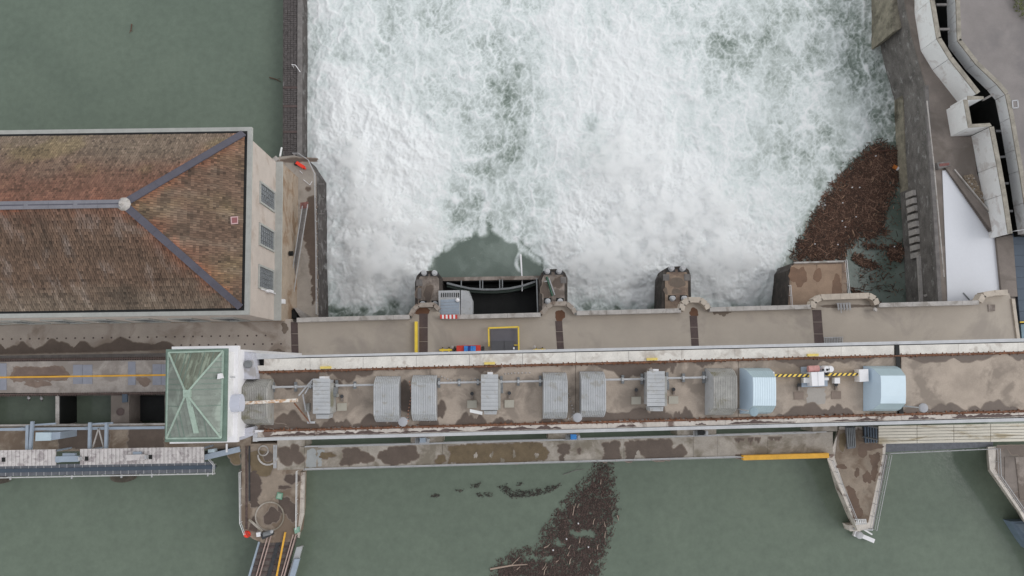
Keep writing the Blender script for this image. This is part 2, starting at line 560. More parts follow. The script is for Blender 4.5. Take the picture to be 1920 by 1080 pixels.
def ragged(x0, x1, ybase, depth, m=0.0, seed=0, up=True, n=40, holes=0.0, size=5.5):
    """scalloped wet patch that creeps from a straight edge (at ybase) over a deck, in pixels"""
    rr = random.Random(seed)
    out = [(x0, ybase)]
    ph = [rr.uniform(0, 6.28) for _ in range(5)]
    for k in range(n + 1):
        t = k / n
        s = math.sin(math.pi * t) ** 0.5
        b = abs(math.sin(size * t + ph[0])) * 0.6 + abs(math.sin(size * 2.3 * t + ph[1])) * 0.3 + abs(math.sin(size * 4.1 * t + ph[2])) * 0.08 + 0.12
        out.append((x0 + (x1 - x0) * t, ybase + m * (x1 - x0) * t + (-1 if up else 1) * depth * s * b))
    out.append((x1, ybase + m * (x1 - x0)))
    return out

def organic(p, seed=0, amp=1.0):
    """soften an outline: fine steps, gentle wobble, small bays"""
    if len(p) > 18: amp *= .22
    q = []
    for (xa, ya), (xb, yb) in zip(p, p[1:] + p[:1]):
        n = max(1, int(math.hypot(xb - xa, yb - ya) / 1.6))
        q += [(xa + (xb - xa) * k / n, ya + (yb - ya) * k / n) for k in range(n)]
    if len(p) <= 18:
        for _ in range(2):
            m = len(q)
            q = [tuple((q[i - 2][c] + q[i - 1][c] + q[i][c] + q[(i + 1) % m][c] + q[(i + 2) % m][c]) / 5 for c in (0, 1)) for i in range(m)]
    a = np.array(q)
    nx_ = fbm(a[:, 0] / 9 + 3.1 * seed, a[:, 1] / 9, 4, 77, gain=.6)
    ny_ = fbm(a[:, 0] / 9, a[:, 1] / 9 + 5.3 * seed, 4, 78, gain=.6)
    a[:, 0] += 7 * amp * nx_
    a[:, 1] += 5 * amp * ny_
    return [tuple(v) for v in a]

def stains(parent, z, polys, m, name='wet_stain', dz=0.004):
    a = MB()
    h = MB()
    for k, p in enumerate(polys):
        zz = z + dz + 0.004 + 0.0006 * k
        q = organic(p, k)
        a.sheet([W(x, y, zz) for x, y in q])
        if m in (M['wet'], M['wetdark'], M['olive']):     # damp fringe round the wet patch
            cx, cy = sum(v[0] for v in q) / len(q), sum(v[1] for v in q) / len(q)
            out = []
            for i, (x, y) in enumerate(q):
                xa, ya = q[i - 3]; xb, yb = q[(i + 3) % len(q)]
                L = math.hypot(xb - xa, yb - ya) + 1e-6
                nx_, ny_ = (yb - ya) / L, -(xb - xa) / L
                if nx_ * (x - cx) + ny_ * (y - cy) < 0: nx_, ny_ = -nx_, -ny_
                out.append((x + nx_ * 1.7, y + ny_ * 1.7))
            h.sheet([W(x, y, zz - .004) for x, y in out])
    if h.v: h.build('damp_fringe', M['fringe'], parent)['kind'] = 'stuff'
    o = a.build(name, m, parent)
    o['kind'] = 'stuff'
    return o


M['bankdark'] = mat('scuffed_black_concrete', (108, 104, 101), var=0.4, scale=0.8, blot=(140, 138, 136), blot_amt=0.15, blot_scale=1.3, bump=0.4, stretch=(1, .6, 1))
M['pierwet'] = mat('wet_pier_side', (74, 68, 64), var=0.4, scale=0.9, blot=(58, 54, 51), blot_amt=0.4, blot_scale=0.8, bump=0.4)
M['alcove_grey'] = mat('alcove_grey_concrete', (148, 138, 129), var=0.2, scale=1.0, blot=(118, 104, 94), blot_amt=.3, blot_scale=.7)
M['pale_yellow'] = mat('faded_yellow_paint', (206, 184, 104), var=.12, rough=.6, bump=0)
M['blue_gable_shaded'] = mat('shaded_blue_gable_steel', (166, 182, 196), var=0.05, scale=0.5, rough=0.4, bump=0)  # pale blue again, darkened in colour for the shaded hood ends
M['terrace'] = mat('terrace_concrete', (150, 142, 134), var=0.14, scale=0.5, blot=(132, 124, 116), blot_amt=0.35, blot_scale=0.3)
M['footing'] = mat('greenish_footing', (134, 128, 114), var=0.35, scale=0.9, blot=(84, 80, 70), blot_amt=.3)
M['ledge'] = mat('pale_ledge_concrete', (138, 133, 126), var=0.25, scale=1.0, blot=(104, 100, 94), blot_amt=.3)
M['intake'] = mat('grey_intake_deck', (156, 148, 142), var=0.2, scale=0.6, blot=(136, 128, 122), blot_amt=.45, blot_scale=.4)
M['darkrail'] = mat('dark_brown_rail', (88, 74, 70), var=.4, scale=3)
M['duct'] = mat('pale_violet_grey_duct', (180, 182, 194), var=.03, bump=0, rough=.5)
M['wetdark'] = mat('dark_wet_stain', (84, 72, 65), rough=.42, var=.16, scale=.7, bump=.05)
M['fringe'] = mat('damp_fringe', (122, 110, 100), rough=.7, var=.16, scale=.9, bump=.05)
# ================================================================ SETTING: water
Z_FB, Z_TW, Z_PIER = -1.5, -12.0, -6.3
wsheet = MB().sheet([W(-1400, 705, Z_FB), W(3400, 660, Z_FB), W(3400, 3200, Z_FB), W(-1400, 3200, Z_FB)])
struct('forebay_water', wsheet, M['forebay'])
struct('tailrace_water', MB().sheet([W(-1400, -1800, Z_TW), W(560, -1800, Z_TW), W(560, 560, Z_TW), W(-1400, 560, Z_TW)]), M['tailwater'])
struct('downstream_water', MB().sheet([W(556, -58, Z_TW), W(1740, -58, Z_TW), W(1740, -1800, Z_TW), W(556, -1800, Z_TW)]), water_mat('aerated_water', (160, 172, 165), (206, 212, 209), rough=.6, scale=.25))
struct('river_bed', MB().prism([Vector((-400, -400, 0)), Vector((400, -400, 0)), Vector((400, 400, 0)), Vector((-400, 400, 0))], -18, -19), M['algae'])

# foaming water below the gates, with rolling relief
x0, x1 = W(556, 300, Z_TW).x, W(1726, 300, Z_TW).x
y0, y1 = W(960, 596, Z_TW).y, W(960, -60, Z_TW).y
ST = 0.125
nx, ny = int((x1 - x0) / ST), int((y1 - y0) / ST)
gx, gy = np.meshgrid(np.linspace(x0, x1, nx), np.linspace(y0, y1, ny))
PX, PY = to_px(gx, gy, np.full(gx.shape, Z_TW))
# cover: 1 = dense white, 0 = green water
def soft(cx, cy, rx, ry, p=2.0):
    return np.exp(-(((PX - cx) / rx) ** 2 + ((PY - cy) / ry) ** 2) ** (p / 2))
wobx = 26 * fbm(gx / 7, gy / 7, 4, 11)
woby = 26 * fbm(gx / 7 + 40, gy / 7, 4, 12)
cover = np.full(gx.shape, 0.60)
cover += 0.07 * soft(760, 150, 200, 260) + 0.10 * soft(1180, 260, 190, 300) + 0.12 * soft(1120, 90, 120, 120)
mist = (1.0 * soft(715, 485, 112, 105, 3) + 0.75 * soft(690, 330, 120, 120) + 0.55 * soft(760, 250, 110, 90)
        + 1.0 * soft(1140, 485, 125, 110, 3) + 1.0 * soft(1350, 490, 112, 105, 3) + 0.8 * soft(1230, 370, 190, 130)
        + 0.45 * soft(1190, 180, 130, 150) + 0.4 * soft(640, 120, 70, 160) + 0.35 * soft(1080, 60, 110, 90))
mist = np.clip(mist, 0, 1)
cover += 0.46 * mist
# green streaks downstream of the closed gate and the clear wedge in front of it
cover -= 0.08 * np.exp(-((PX + wobx - 945) / 95) ** 2) * sst(60, 240, PY)
cover -= 0.16 * np.exp(-((PX + wobx - (960 - 0.10 * (300 - PY))) / 30) ** 2) * sst(130, 180, PY) * (1 - sst(270, 320, PY))
cover -= 0.12 * np.exp(-((PX + wobx - 1120) / 40) ** 2) * sst(200, 260, PY) * (1 - sst(300, 380, PY))
wpoly = [(796, 545), (806, 492), (836, 458), (872, 446), (896, 430), (906, 404), (918, 428), (948, 446), (986, 462), (1018, 486), (1034, 545)]
wxp, wyp = PX + wobx * .55 + 9 * fbm(gx / 1.6, gy / 1.6, 3, 14), PY + woby * .55 + 9 * fbm(gx / 1.6, gy / 1.6, 3, 15)
wd_ = segdist(wxp, wyp, wpoly + [wpoly[0]]) * np.where(inpoly(wxp, wyp, wpoly), 1, -1)
wedge = sst(-7, 6, wd_)
cover -= 0.82 * wedge
mist *= (1 - wedge)
# thinner, greener foam towards the right bank
cover -= 0.12 * sst(1440, 1660, PX + wobx) * (1 - sst(240, 420, PY))
cover -= 0.05 * sst(1480, 1600, PX) * (1 - sst(0, 140, PY))
edge = [(1735, 262), (1640, 268), (1590, 315), (1548, 378), (1500, 440), (1470, 500), (1462, 600)]
side = PX - np.interp(PY, [p[1] for p in edge][::1], [p[0] for p in edge]) + wobx * 0.6
calm = sst(-26, 14, side) * sst(222, 275, PY + woby * 0.5 + 0.02 * (1700 - PX))
cover = cover * (1 - calm)
mist *= (1 - calm)
# dark gaps of clean water at the gate sills
sill = sst(556, 585, PY + woby * 0.7 + 14 * pn(gx / 2.2, gy / 2.2, 5))
gap = sill * sst(-0.02, 0.22, fbm(gx / 2.6, gy / 2.2, 3, 71)) * (1 - calm)
cover -= .35 * sill * (1 - calm)
mist *= 1 - .85 * sill
# veins: thin warped foam lines drawn out along the flow, over pale aerated water
def warp(a1, l1, a2, l2, sd):
    return (gx + a1 * fbm(gx / l1, gy / l1, 3, sd) + a2 * fbm(gx / l2, gy / l2, 2, sd + 2),
            gy + a1 * fbm(gx / l1 + 9, gy / l1, 3, sd + 4) + a2 * fbm(gx / l2, gy / l2 + 5, 2, sd + 6))
wx, wy = warp(2.0, 6.0, .45, 1.2, 21)
ux, uy = warp(.7, 2.6, .35, .7, 121)
tx, ty = warp(.3, 1.2, .16, .35, 221)
def line(x, y, sx, sy, seed, p):
    return np.clip(1 - 1.25 * np.abs(pn(x / sx, y / sy, seed)), 0, 1) ** p
v1, v2, v3 = line(wx, wy, 3.4, 6.6, 31, 10), line(ux, uy, 1.7, 2.2, 41, 8), line(tx, ty, .72, .85, 45, 5)
lace = np.clip(fbm(gx / 3, gy / 4, 4, 47) + .55, .1, 1.1)
lace2 = np.clip(fbm(gx / 2, gy / 2.4, 4, 48) + .45, 0, 1.1)
veins = np.clip(.62 * v1 * lace + .50 * v2 * lace2 + .36 * v3 * (.4 + .6 * lace), 0, 1)
big = fbm(wx / 7.0, wy / 9.0, 5, 51)
mid = fbm(ux / 1.7, uy / 2.1, 5, 61, gain=.68)
still = np.maximum(calm, wedge)
sheet = sst(-.02, .38, fbm(wx / 8, wy / 11, 4, 59))
veins = veins * (1 - .55 * sheet)
foam = .10 * sheet + cover - .07 + 0.44 * big + 0.36 * mid + 1.0 * (veins - .15) * (1 - .72 * mist)
foam += mist * (.16 - .26 * np.clip(fbm(wx / 2.6, wy / 2.6, 4, 57) + .02, 0, 1) - .16 * np.clip(fbm(gx / 7, gy / 7, 3, 58), 0, 1))  # mist lightened in colour against dimming by the dam, with random darker lumps
tongue = np.exp(-((PX + wobx * 0.7 - 905) / 9) ** 2) * sst(300, 380, PY) * (1 - sst(425, 450, PY))
for xa_, ya_, xb_, yb_ in ((836, 462, 886, 425), (896, 436, 912, 395), (930, 432, 960, 452), (985, 468, 1012, 486)):
    tongue = tongue + .9 * np.exp(-(segdist(PX + wobx * .5, PY + woby * .4, [(xa_, ya_), (xb_, yb_)]) / 7) ** 2)
tongue += np.exp(-((PX + wobx * 0.15 - (970 + 0.08 * (PY - 450) + 5 * np.sin(PY / 9))) / (4 + 5 * (1 - sst(420, 480, PY)))) ** 2) * sst(380, 430, PY) * (1 - sst(500, 520, PY))
foam += 0.5 * tongue * (0.6 + 0.8 * mid)
flecks = .9 * np.clip(veins - .34, 0, 1) * sst(.1, .45, fbm(gx / 3, gy / 3, 3, 49))
foam = foam * (1 - .85 * gap)
rim = sst(.05, .5, still) * (1 - sst(.5, .98, still))
foam = foam * (1 - still) + still * (.05 + .10 * sst(-.2, .5, fbm(gx / 5, gy / 5, 3, 53)) + flecks) + rim * (.30 * (v2 + v3) + .25 * mid)
foam = np.maximum(foam, np.clip(tongue, 0, 1) * (.62 + .7 * mid + .3 * v3))
# relief: soft rolling mounds where the jets rise, low choppy crests elsewhere
bil = fbm(wx / 5.0, wy / 5.0, 3, 81)
chop = fbm(wx / 1.6, wy / 2.2, 4, 91, gain=0.5)
Hh = (0.10 * chop + 0.45 * big + 0.10 * v1 + .07 * v2) * (1 - 0.93 * still) + mist ** 1.3 * (.8 + .9 * bil + .6 * (.45 - fbm(ux / 2.3, uy / 2.8, 4, 87, mode=1, gain=.55) * 1.6)) * (1 - 0.4 * sst(500, 590, PY))
gz = Z_TW + Hh
vs = np.stack([gx, gy, gz], -1).reshape(-1, 3)
idx = np.arange(nx * ny).reshape(ny, nx)
q = np.stack([idx[:-1, :-1], idx[:-1, 1:], idx[1:, 1:], idx[1:, :-1]], -1).reshape(-1, 4)
cx_, cy_ = PX[:-1, :-1].ravel(), PY[:-1, :-1].ravel()
bay = (cx_ > 822) & (cx_ < 1016) & (cy_ > 530)
q = q[~bay]
me = bpy.data.meshes.new('foaming_water')
me.vertices.add(len(vs)); me.vertices.foreach_set('co', vs.ravel())
me.loops.add(q.size); me.loops.foreach_set('vertex_index', q.ravel())
me.polygons.add(len(q)); me.polygons.foreach_set('loop_start', np.arange(0, q.size, 4)); me.polygons.foreach_set('loop_total', np.full(len(q), 4))
me.update(calc_edges=True)
me.polygons.foreach_set('use_smooth', np.ones(len(q), bool))
at = me.attributes.new('foam', 'FLOAT', 'POINT')
at.data.foreach_set('value', np.clip(foam, 0, 1.2).ravel().astype(np.float32))
fm = attr_mat('foaming_water', [(0.0, lin((76, 88, 79))), (0.22, lin((126, 136, 129))), (0.42, lin((170, 177, 174))), (0.68, lin((200, 206, 205))), (1.0, (0.79, 0.80, 0.80))], rough=(0.2, 1.0), bump=0.12, bscale=5.0, grain=.5)
me.materials.append(fm)
fo = bpy.data.objects.new('foaming_water', me)
COL.objects.link(fo)
fo['kind'] = 'structure'

# ================================================================ SETTING: dam body, piers, roads
dam = MB().px([(540, 690), (1960, 660), (1960, 700), (540, 730)], -1.3, -17, 0)
struct('dam_wall', dam, M['darkwall'])

# the dam road, with its bays towards the water
road_pts = [(548, 604), (771, 598), (775, 588), (784, 578), (812, 577), (824, 586), (826, 597), (1016, 592), (1024, 580), (1034, 572), (1062, 572), (1074, 582), (1078, 590),
            (1279, 584), (1283, 572), (1292, 566), (1312, 566), (1322, 573), (1327, 581), (1524, 576), (1529, 566), (1542, 559), (1628, 556), (1639, 563), (1643, 573),
            (1840, 566), (1846, 556), (1866, 552), (1892, 550), (1899, 570), (1912, 640), (1912, 690), (548, 715)]
road = struct('dam_road', MB().px(road_pts, 0, -1.3), M['road'])
struct('station_forecourt', MB().px([(-160, 614), (452, 600), (520, 599), (545, 598), (548, 715), (-160, 735)], 0, -1.3), M['plaza'])
for x0_, x1_, ya, yb, sk in ((545, 558, 604, 668, 2), (786, 802, 588, 666, 0), (1041, 1054, 602, 660, 4), (1293, 1307, 592, 655, 4), (1523, 1540, 581, 648, 5)):
    n = 3
    src = None
    for k in range(n):
        a0, a1 = ya + (yb - ya) * k / n + (0.8 if k else 0), ya + (yb - ya) * (k + 1) / n
        s0, s1 = sk * k / n, sk * (k + 1) / n
        MB().px([(x0_ + s0, a0), (x1_ + s0, a0), (x1_ + s1, a1), (x0_ + s1, a1)], 0.03, 0.0).build('joint_cover', M['joint'], road)
stains(road, 0, [ragged(1336, 1372, 585, 9, -0.02, 3, up=False), blob(534, 615, 7, 9, seed=4), blob(522, 659, 10, 5, seed=6), blob(1585, 574, 55, 3, seed=8, rough=.2)], M['wet2'])
stains(road, 0, [blob(1050, 592, 9, 12, seed=1, rough=.2), blob(1301, 586, 9, 8, seed=2, rough=.25), blob(790, 583, 18, 7, seed=9, rough=.2)], mat('rust_brown_stain', (96, 66, 48), rough=.6))
fc = bpy.data.objects['station_forecourt']
stains(fc, 0, [ragged(-20, 70, 664, 22, -0.02, 1), ragged(60, 180, 662, 26, -0.02, 12), ragged(160, 330, 660, 24, -0.03, 23)], M['wet'])
# two rows of small bolted plates in the forecourt
src = None
for row, (yy, xs) in enumerate(((636, range(5, 500, 17)), (652, range(340, 540, 17)))):
    for x in xs:
        y = yy - 0.014 * x
        p = W(x, y, 0.012)
        if src is None:
            src = MB().disc(W(x, y, 0), 0.13, 0.02, 8).build('bolt_plate', M['joint'], fc); s0 = p.copy()
        else:
            share(src, 'bolt_plate', fc, p - s0)

# parapet of the dam road: straight runs and the bays round the piers, cut into blocks
def parapet(label, pts, wd, z1, z0, m, block=14, group='concrete parapets of the dam road'):
    P = [W(x, y, z1) for x, y in pts]
    t = thing('parapet', label, 'parapet', Vector((P[0].x, P[0].y, z0)), group)
    for i, (p, q) in enumerate(zip(P[:-1], P[1:])):
        L = (q - p).length
        n = max(1, round(L / block))
        d = (q - p) / n
        for k in range(n):
            a, b = p + d * k + d.normalized() * 0.012, p + d * (k + 1) - d.normalized() * 0.012
            zc = Vector((0, 0, (z0 - z1) / 2))
            MB().bar(a + zc, b + zc, wd, z1 - z0).build('parapet_block', m, t)
    return t
parapet('low grey parapet along the road from the power station corner to the first gate pier', [(556, 600), (768, 594)], 0.6, 1.0, -0.4, M['parapet'], 2.2)
parapet('dark stained parapet bending around the first gate pier beside the white hopper', [(769, 592), (776, 579), (784, 572), (814, 571), (823, 580)], 0.6, 1.0, -0.4, M['alcove_grey'], 1.6)
parapet('grey parapet along the roadside above the dark dry gate bay', [(826, 595), (1014, 590)], 0.6, 1.0, -0.4, M['parapet'], 2.2)
parapet('parapet bending around the pier that carries the green pipe', [(1015, 588), (1026, 576), (1036, 569), (1063, 569), (1074, 578), (1079, 587)], 0.6, 1.0, -0.4, M['alcove_grey'], 1.6)
parapet('grey parapet beside the white water between the second and third gate piers', [(1081, 587), (1277, 582)], 0.6, 1.0, -0.4, M['parapet'], 2.2)
parapet('tan parapet of the small rounded bay behind the narrow pier', [(1278, 582), (1281, 570), (1291, 562), (1314, 562), (1324, 570), (1329, 579)], 0.75, 1.0, -0.4, M['alcove'], 1.3)
parapet('grey parapet between the rounded bay and the wide tan bay', [(1331, 580), (1521, 575)], 0.6, 1.0, -0.4, M['parapet'], 2.2)
parapet('tan parapet of the wide bay behind the square concrete block', [(1524, 577), (1527, 565), (1540, 557), (1630, 554), (1641, 560), (1645, 571)], 0.8, 1.0, -0.4, M['alcove'], 1.3)
parapet('grey parapet above the driftwood pool, up to the pale sloping slab', [(1648, 572), (1836, 567)], 0.6, 1.0, -0.4, M['parapet'], 2.2)
parapet('tan parapet of the last bay next to the slate blue roof', [(1838, 566), (1845, 553), (1866, 549), (1890, 548)], 0.75, 1.0, -0.4, M['alcove'], 1.3)

# gate piers standing in the water
def pier(label, pts, z, m, bol, plates, extra=None):
    c = W(sum(p[0] for p in pts) / len(pts), sum(p[1] for p in pts) / len(pts), -17)
    t = thing('gate_pier', label, 'pier', c, 'gate piers between the weir openings')
    top = [W(x, y, z) for x, y in pts]
    MB().prism(top, z, -17).build('pier_body', M['pierwet'], t)
    MB().prism(inset(top, 0.45), z + 0.12, z).build('top_slab', M['pier_tan'] if m is M['pier_tan'] else m, t)
    for x0_, y0_, x1_, y1_ in plates:
        MB().rect(x0_, y0_, x1_, y1_, z + 0.2, z + 0.12).build('cover_plate', M['coping'], t)
    for i, (x, y) in enumerate(bol):
        p = W(x, y, z + 0.12)
        bb = MB().lathe(p, [(0.42, 0), (0.42, 0.12), (0.26, 0.16), (0.25, 0.6), (0.36, 0.66), (0.36, 0.8), (0.24, 0.86)], 14).build('bollard', M['edge'], t)
        if i > 1: MB().rect(x - 7, y - 6.5, x + 7, y + 3, z + 0.145, z + 0.12).build('bollard_recess', M['black'], t)
        else: MB().rect(x - 8, y - 1, x + 8, y + 6, z + 0.145, z + 0.12).build('bollard_recess', M['darksteel'], t)
    return t
PA = [(778, 582), (778, 530), (781, 518), (789, 509), (812, 507), (822, 512), (829, 521), (829, 590), (829, 700), (778, 700)]
PB = [(1011, 592), (1010, 524), (1015, 512), (1024, 505), (1050, 504), (1060, 512), (1064, 522), (1064, 584), (1062, 700), (1011, 700)]
PC = [(1241, 580), (1241, 518), (1246, 506), (1254, 500), (1282, 499), (1291, 506), (1295, 516), (1296, 570), (1297, 700), (1241, 700)]
tA = pier('dark concrete gate pier left of the dry gate bay, with four mooring bollards', PA, Z_PIER, M['pier'], [(795, 512), (815, 512), (793, 570), (816, 570)], [(780, 524, 792, 536), (783, 540, 790, 560)])
tB = pier('gate pier with a green pipe lying on it, right of the dry gate bay', PB, Z_PIER, M['pier'], [(1026, 509), (1048, 509), (1027, 565), (1050, 565)], [(1051, 519, 1062, 531)])
tC = pier('narrow tan gate pier between the two boiling white jets', PC, Z_PIER, M['pier_tan'], [(1258, 504), (1279, 504), (1260, 560), (1282, 560)], [(1243, 514, 1255, 526), (1283, 514, 1294, 526)])
stains(tC, Z_PIER + 0.12, [blob(1269, 546, 12, 4, seed=3), blob(1248, 545, 4, 6, seed=5), blob(1270, 530, 14, 10, seed=15, rough=.15)], M['wet2'])
stains(tA, Z_PIER + 0.12, [blob(803, 550, 9, 16, seed=3), blob(786, 550, 5, 14, seed=5)], M['wet'])
stains(tB, Z_PIER + 0.12, [blob(1046, 530, 8, 12, seed=7), blob(1022, 545, 7, 14, seed=8)], M['wet'])
# square block
tD = thing('abutment_block', 'wide tan concrete block with wet patches, between the last jet and the driftwood', 'abutment', W(1530, 530, -17))
PD = [(1476, 580), (1480, 506), (1488, 493), (1583, 489), (1588, 495), (1590, 572), (1592, 700), (1476, 700)]
top = [W(x, y, -5.4) for x, y in PD]
MB().prism(top, -5.4, -17).build('block_body', M['pierwet'], tD)
MB().prism(inset(top, .12), -5.36, -5.4).build('rim', M['pier_tan'], tD)
for k, (x0_, x1_) in enumerate(((1484, 1531), (1532, 1578))):
    MB().px([(x0_, 498 - 2 * k), (x1_, 497 - 2 * k), (x1_ + 1, 578), (x0_ - 1, 578)], -5.28, -5.4).build('top_slab', M['block'], tD)
MB().px([(1489, 491), (1583, 488), (1583, 491.5), (1489, 494)], -5.05, -5.28).build('edge_kerb', M['parapet'], tD)
stains(tD, -5.28, [blob(1497, 518, 15, 20, seed=21), blob(1533, 516, 8, 13, seed=4, rough=.15), blob(1569, 540, 11, 21, seed=8, rough=.3)], mat('brown_damp_patch', (112, 86, 68), rough=.5))
railing('thin white handrail on the right edge of the square tan block', [(1582, 489), (1588, 552)], -5.3, 1.0, 1.6, M['white'])
railing('thin white handrail on the left edge of the square tan block', [(1478, 536), (1481, 573)], -5.3, 1.0, 1.6, M['white'])
# left abutment under the road
struct('left_abutment', MB().px([(536, 598), (598, 598), (600, 700), (536, 700)], -1.3, -17, 0), M['darkwall'])
struct('right_abutment', MB().px([(1700, 573), (1912, 566), (1912, 700), (1700, 700)], -1.3, -17, 0), M['darkwall'])
# gates in the openings (the second one is shut, the others let the water shoot out below)
for x0_, x1_ in ((600, 778), (1064, 1241), (1297, 1476)):
    g = MB().px([(x0_ + 3, 622), (x1_ - 3, 618), (x1_ - 3, 632), (x0_ + 3, 636)], -3, -10.6, -6.3)
    tag(g.build('sluice_gate', M['darksteel']), {600: 'raised dark sluice gate of the opening nearest the power station', 1064: 'raised dark sluice gate between the green pipe pier and the narrow pier', 1297: 'raised dark sluice gate between the narrow pier and the square block'}[x0_], 'gate', 'sluice gates under the road')
tag(MB().px([(1593, 600), (1700, 597), (1700, 612), (1593, 615)], -1.3, -17, 0).build('closure_wall', M['darkwall']), 'dark wall closing the driftwood pool beneath the road', 'wall')

# dry gate bay
tg = thing('radial_gate', 'dark closed gate bay with a bowed steel girder across it', 'gate', W(920, 560, -13))
MB().px([(824, 526), (1014, 522), (1014, 640), (824, 640)], -12.6, -16, -12.6).build('bay_floor', M['black'], tg)  # floor coloured black to paint in the darkness of the open bay
MB().bar(W(828, 524, -8.0), W(1012, 521, -8.0), 0.55, 0.9).build('sill_beam', M['pier'], tg)
MB().px([(827, 524), (1012, 521), (1012, 526), (827, 529)], -8.5, -13, -8).build('front_plate', M['black'], tg)
arc = MB(); arc2 = MB()
pp = [(838, 531), (858, 536), (880, 541), (905, 543), (930, 543), (955, 541), (980, 536), (1004, 528)]
for p, q in zip(pp[:-1], pp[1:]):
    arc.bar(W(p[0], p[1], -7.4), W(q[0], q[1], -7.4), 0.28, 0.5)
    arc2.px([(p[0], p[1] + 1), (q[0], q[1] + 1), (q[0], q[1] + 7), (p[0], p[1] + 7)], -7.9, -9.4, -7.9)
arc.build('bowed_girder', M['greysteel'], tg)
arc2.build('skin_plate', mat('wet_gate_skin', (58, 66, 62), var=.2), tg)
for x, ya, yb in ((865, 526, 538), (900, 525, 543), (905, 525, 543), (937, 524, 543), (942, 524, 543)):
    MB().bar(W(x, ya, -7.4), W(x, yb, -7.4), 0.16, 0.4).build('strut', M['greysteel'], tg)
MB().px([(826, 548), (1011, 543), (1011, 588), (826, 592)], -10.5, -12.6, -10.5).build('gate_leaf', M['black'], tg)
MB().bar(W(1006, 522, -6.5), W(1008, 586, -6.5), 0.18, 0.5).build('side_rail', M['greysteel'], tg)
tag(MB().tube(W(976, 478, Z_TW + .2), W(979, 524, -8.6), 0.17, 8, 0.09).tube(W(979, 524, -8.6), W(979, 546, -7.2), 0.09, 8, 0.06).build('water_jet', M['white']), 'thin white jet of water spouting over the bowed girder', 'water jet')
# hopper with louvres
th = thing('hopper', 'pale grey ribbed steel hopper with a sloping right side, over the dark gate bay', 'hopper', W(855, 570, -8))
zt = -1.6
MB().px([(822, 545), (862, 544), (863, 590), (823, 593)], zt, -10.4).build('casing', M['corr'], th)
MB().prism2([W(864, 544, zt), W(876, 545, zt), W(886, 565, zt), W(886, 590, zt), W(864, 591, zt)],
            [W(864, 544, -6), W(880, 546, -6), W(888, 566, -6), W(888, 590, -6), W(864, 591, -6)]).build('sloping_side', M['corr'], th)
for k in range(9):
    x = 827 + k * 4.0
    MB().px([(x, 549), (x + 1.7, 549), (x + 1.7, 557), (x, 557)], zt + .06, zt).build('louvre', M['black'], th)
for k in range(5):
    y = 562 + k * 5.6
    MB().px([(826, y), (861, y - 1), (861, y + 3.8), (826, y + 4.8)], zt + .08, zt).build('lid_panel', M['bluesteel'], th)
MB().lathe(W(858, 563, zt), [(.28, 0), (.28, .3), (.1, .4)]).build('vent_cap', M['white'], th)
tb = thing('barrier', 'small red and white striped barrier on the parapet below the hopper', 'barrier', W(838, 594, 1.0))
for k in range(9):
    a = W(825.5 + 3.5 * k, 594, 1.25); b = W(829 + 3.5 * k, 593.9, 1.25)
    MB().bar(a, b, 0.55, 0.5).build('stripe', M['red'] if k % 2 == 0 else M['white'], tb)

# green pipe lying on the pier
tp = thing('green_pipe', 'bundle of dark green pipes lying askew on the second gate pier', 'pipe', W(1030, 540, -6.1))
gm = mat('dark_green_paint', (60, 92, 76), rough=.5)
MB().tube(W(1025, 519, -5.9), W(1036, 555, -5.9), .16).build('pipe', gm, tp)
MB().tube(W(1029, 521, -5.9), W(1040, 553, -5.9), .10).build('pipe', M['rail'], tp)
MB().tube(W(1021, 528, -5.9), W(1027, 527, -5.9), .10).build('cross_bar', M['rail'], tp)

# ================================================================ SETTING: dividing wall and terrace at the power station
td = thing('dividing_wall', 'long dark stone wall between the calm water and the white water', 'wall', W(550, 150, -16))
zd = -8.8
MB().px([(532, -400), (568, -400), (567, 302), (530, 302)], zd, -17).build('wall_body', M['darkwall'], td)
MB().px([(559, -400), (567, -400), (566, 300), (557, 300)], zd + .25, zd).build('coping', M['coping'], td)
stone = MB()
rr = random.Random(3)
for k in range(78):
    for j in range(4):
        xa = 533 + j * 6 + rr.uniform(-.3, .3); ya = -6 + k * 3.9
        stone.px([(xa, ya), (xa + 5.3, ya), (xa + 5.3, ya + 3.4), (xa, ya + 3.4)], zd + rr.uniform(.03, .14), zd)
so = stone.build('stone', M['cobble'], td); so['kind'] = 'stuff'
for yy in (162, 197, 245):
    MB().px([(531, yy), (557, yy), (557, yy + 4), (531, yy + 4)], zd + .16, zd).build('joint_band', M['joint'], td)
tr = thing('ladder_rail', 'bent white handrail on top of the dark dividing wall', 'railing', W(555, 125, zd + .2))
MB().tube(W(547, 121, zd + 1.2), W(554, 122, zd + 1.2), .06).build('upper_bar', M['white'], tr)
MB().tube(W(554, 122, zd + 1.2), W(563, 135, zd + .6), .06).build('lower_bar', M['white'], tr)
MB().tube(W(547, 121, zd + 1.2), W(547, 121, zd + 1.2) - Vector((0, 0, 1.2)), .06).build('post', M['white'], tr)
ter = struct('station_terrace', MB().px([(470, 296), (512, 300), (524, 294), (552, 291), (578, 300), (593, 326), (597, 598), (470, 620)], -6, -6.8, -6), M['terrace'])
wallm = MB().prism2([W(556, 292, -6.01), W(579, 301, -6.01), W(595, 328, -6.01), W(598.5, 605, -6.01), W(540, 605, -6.01), W(540, 300, -6.01)],
                    [W(570, 305, -14), W(598, 318, -14), W(619, 350, -14), W(621, 610, -14), W(540, 610, -14), W(540, 305, -14)])
tq = thing('quay_wall', 'battered grey concrete quay wall below the terrace, dipping into white water', 'wall', W(605, 450, -14))
wallm.build('wall_face', M['darkwall'], tq)
for k in range(9):
    y = 345 + k * 28
    MB().bar(W(596.5, y, -6.3), W(606, y, -9.8), .25, .12).build('rib', M['coping'], tq)
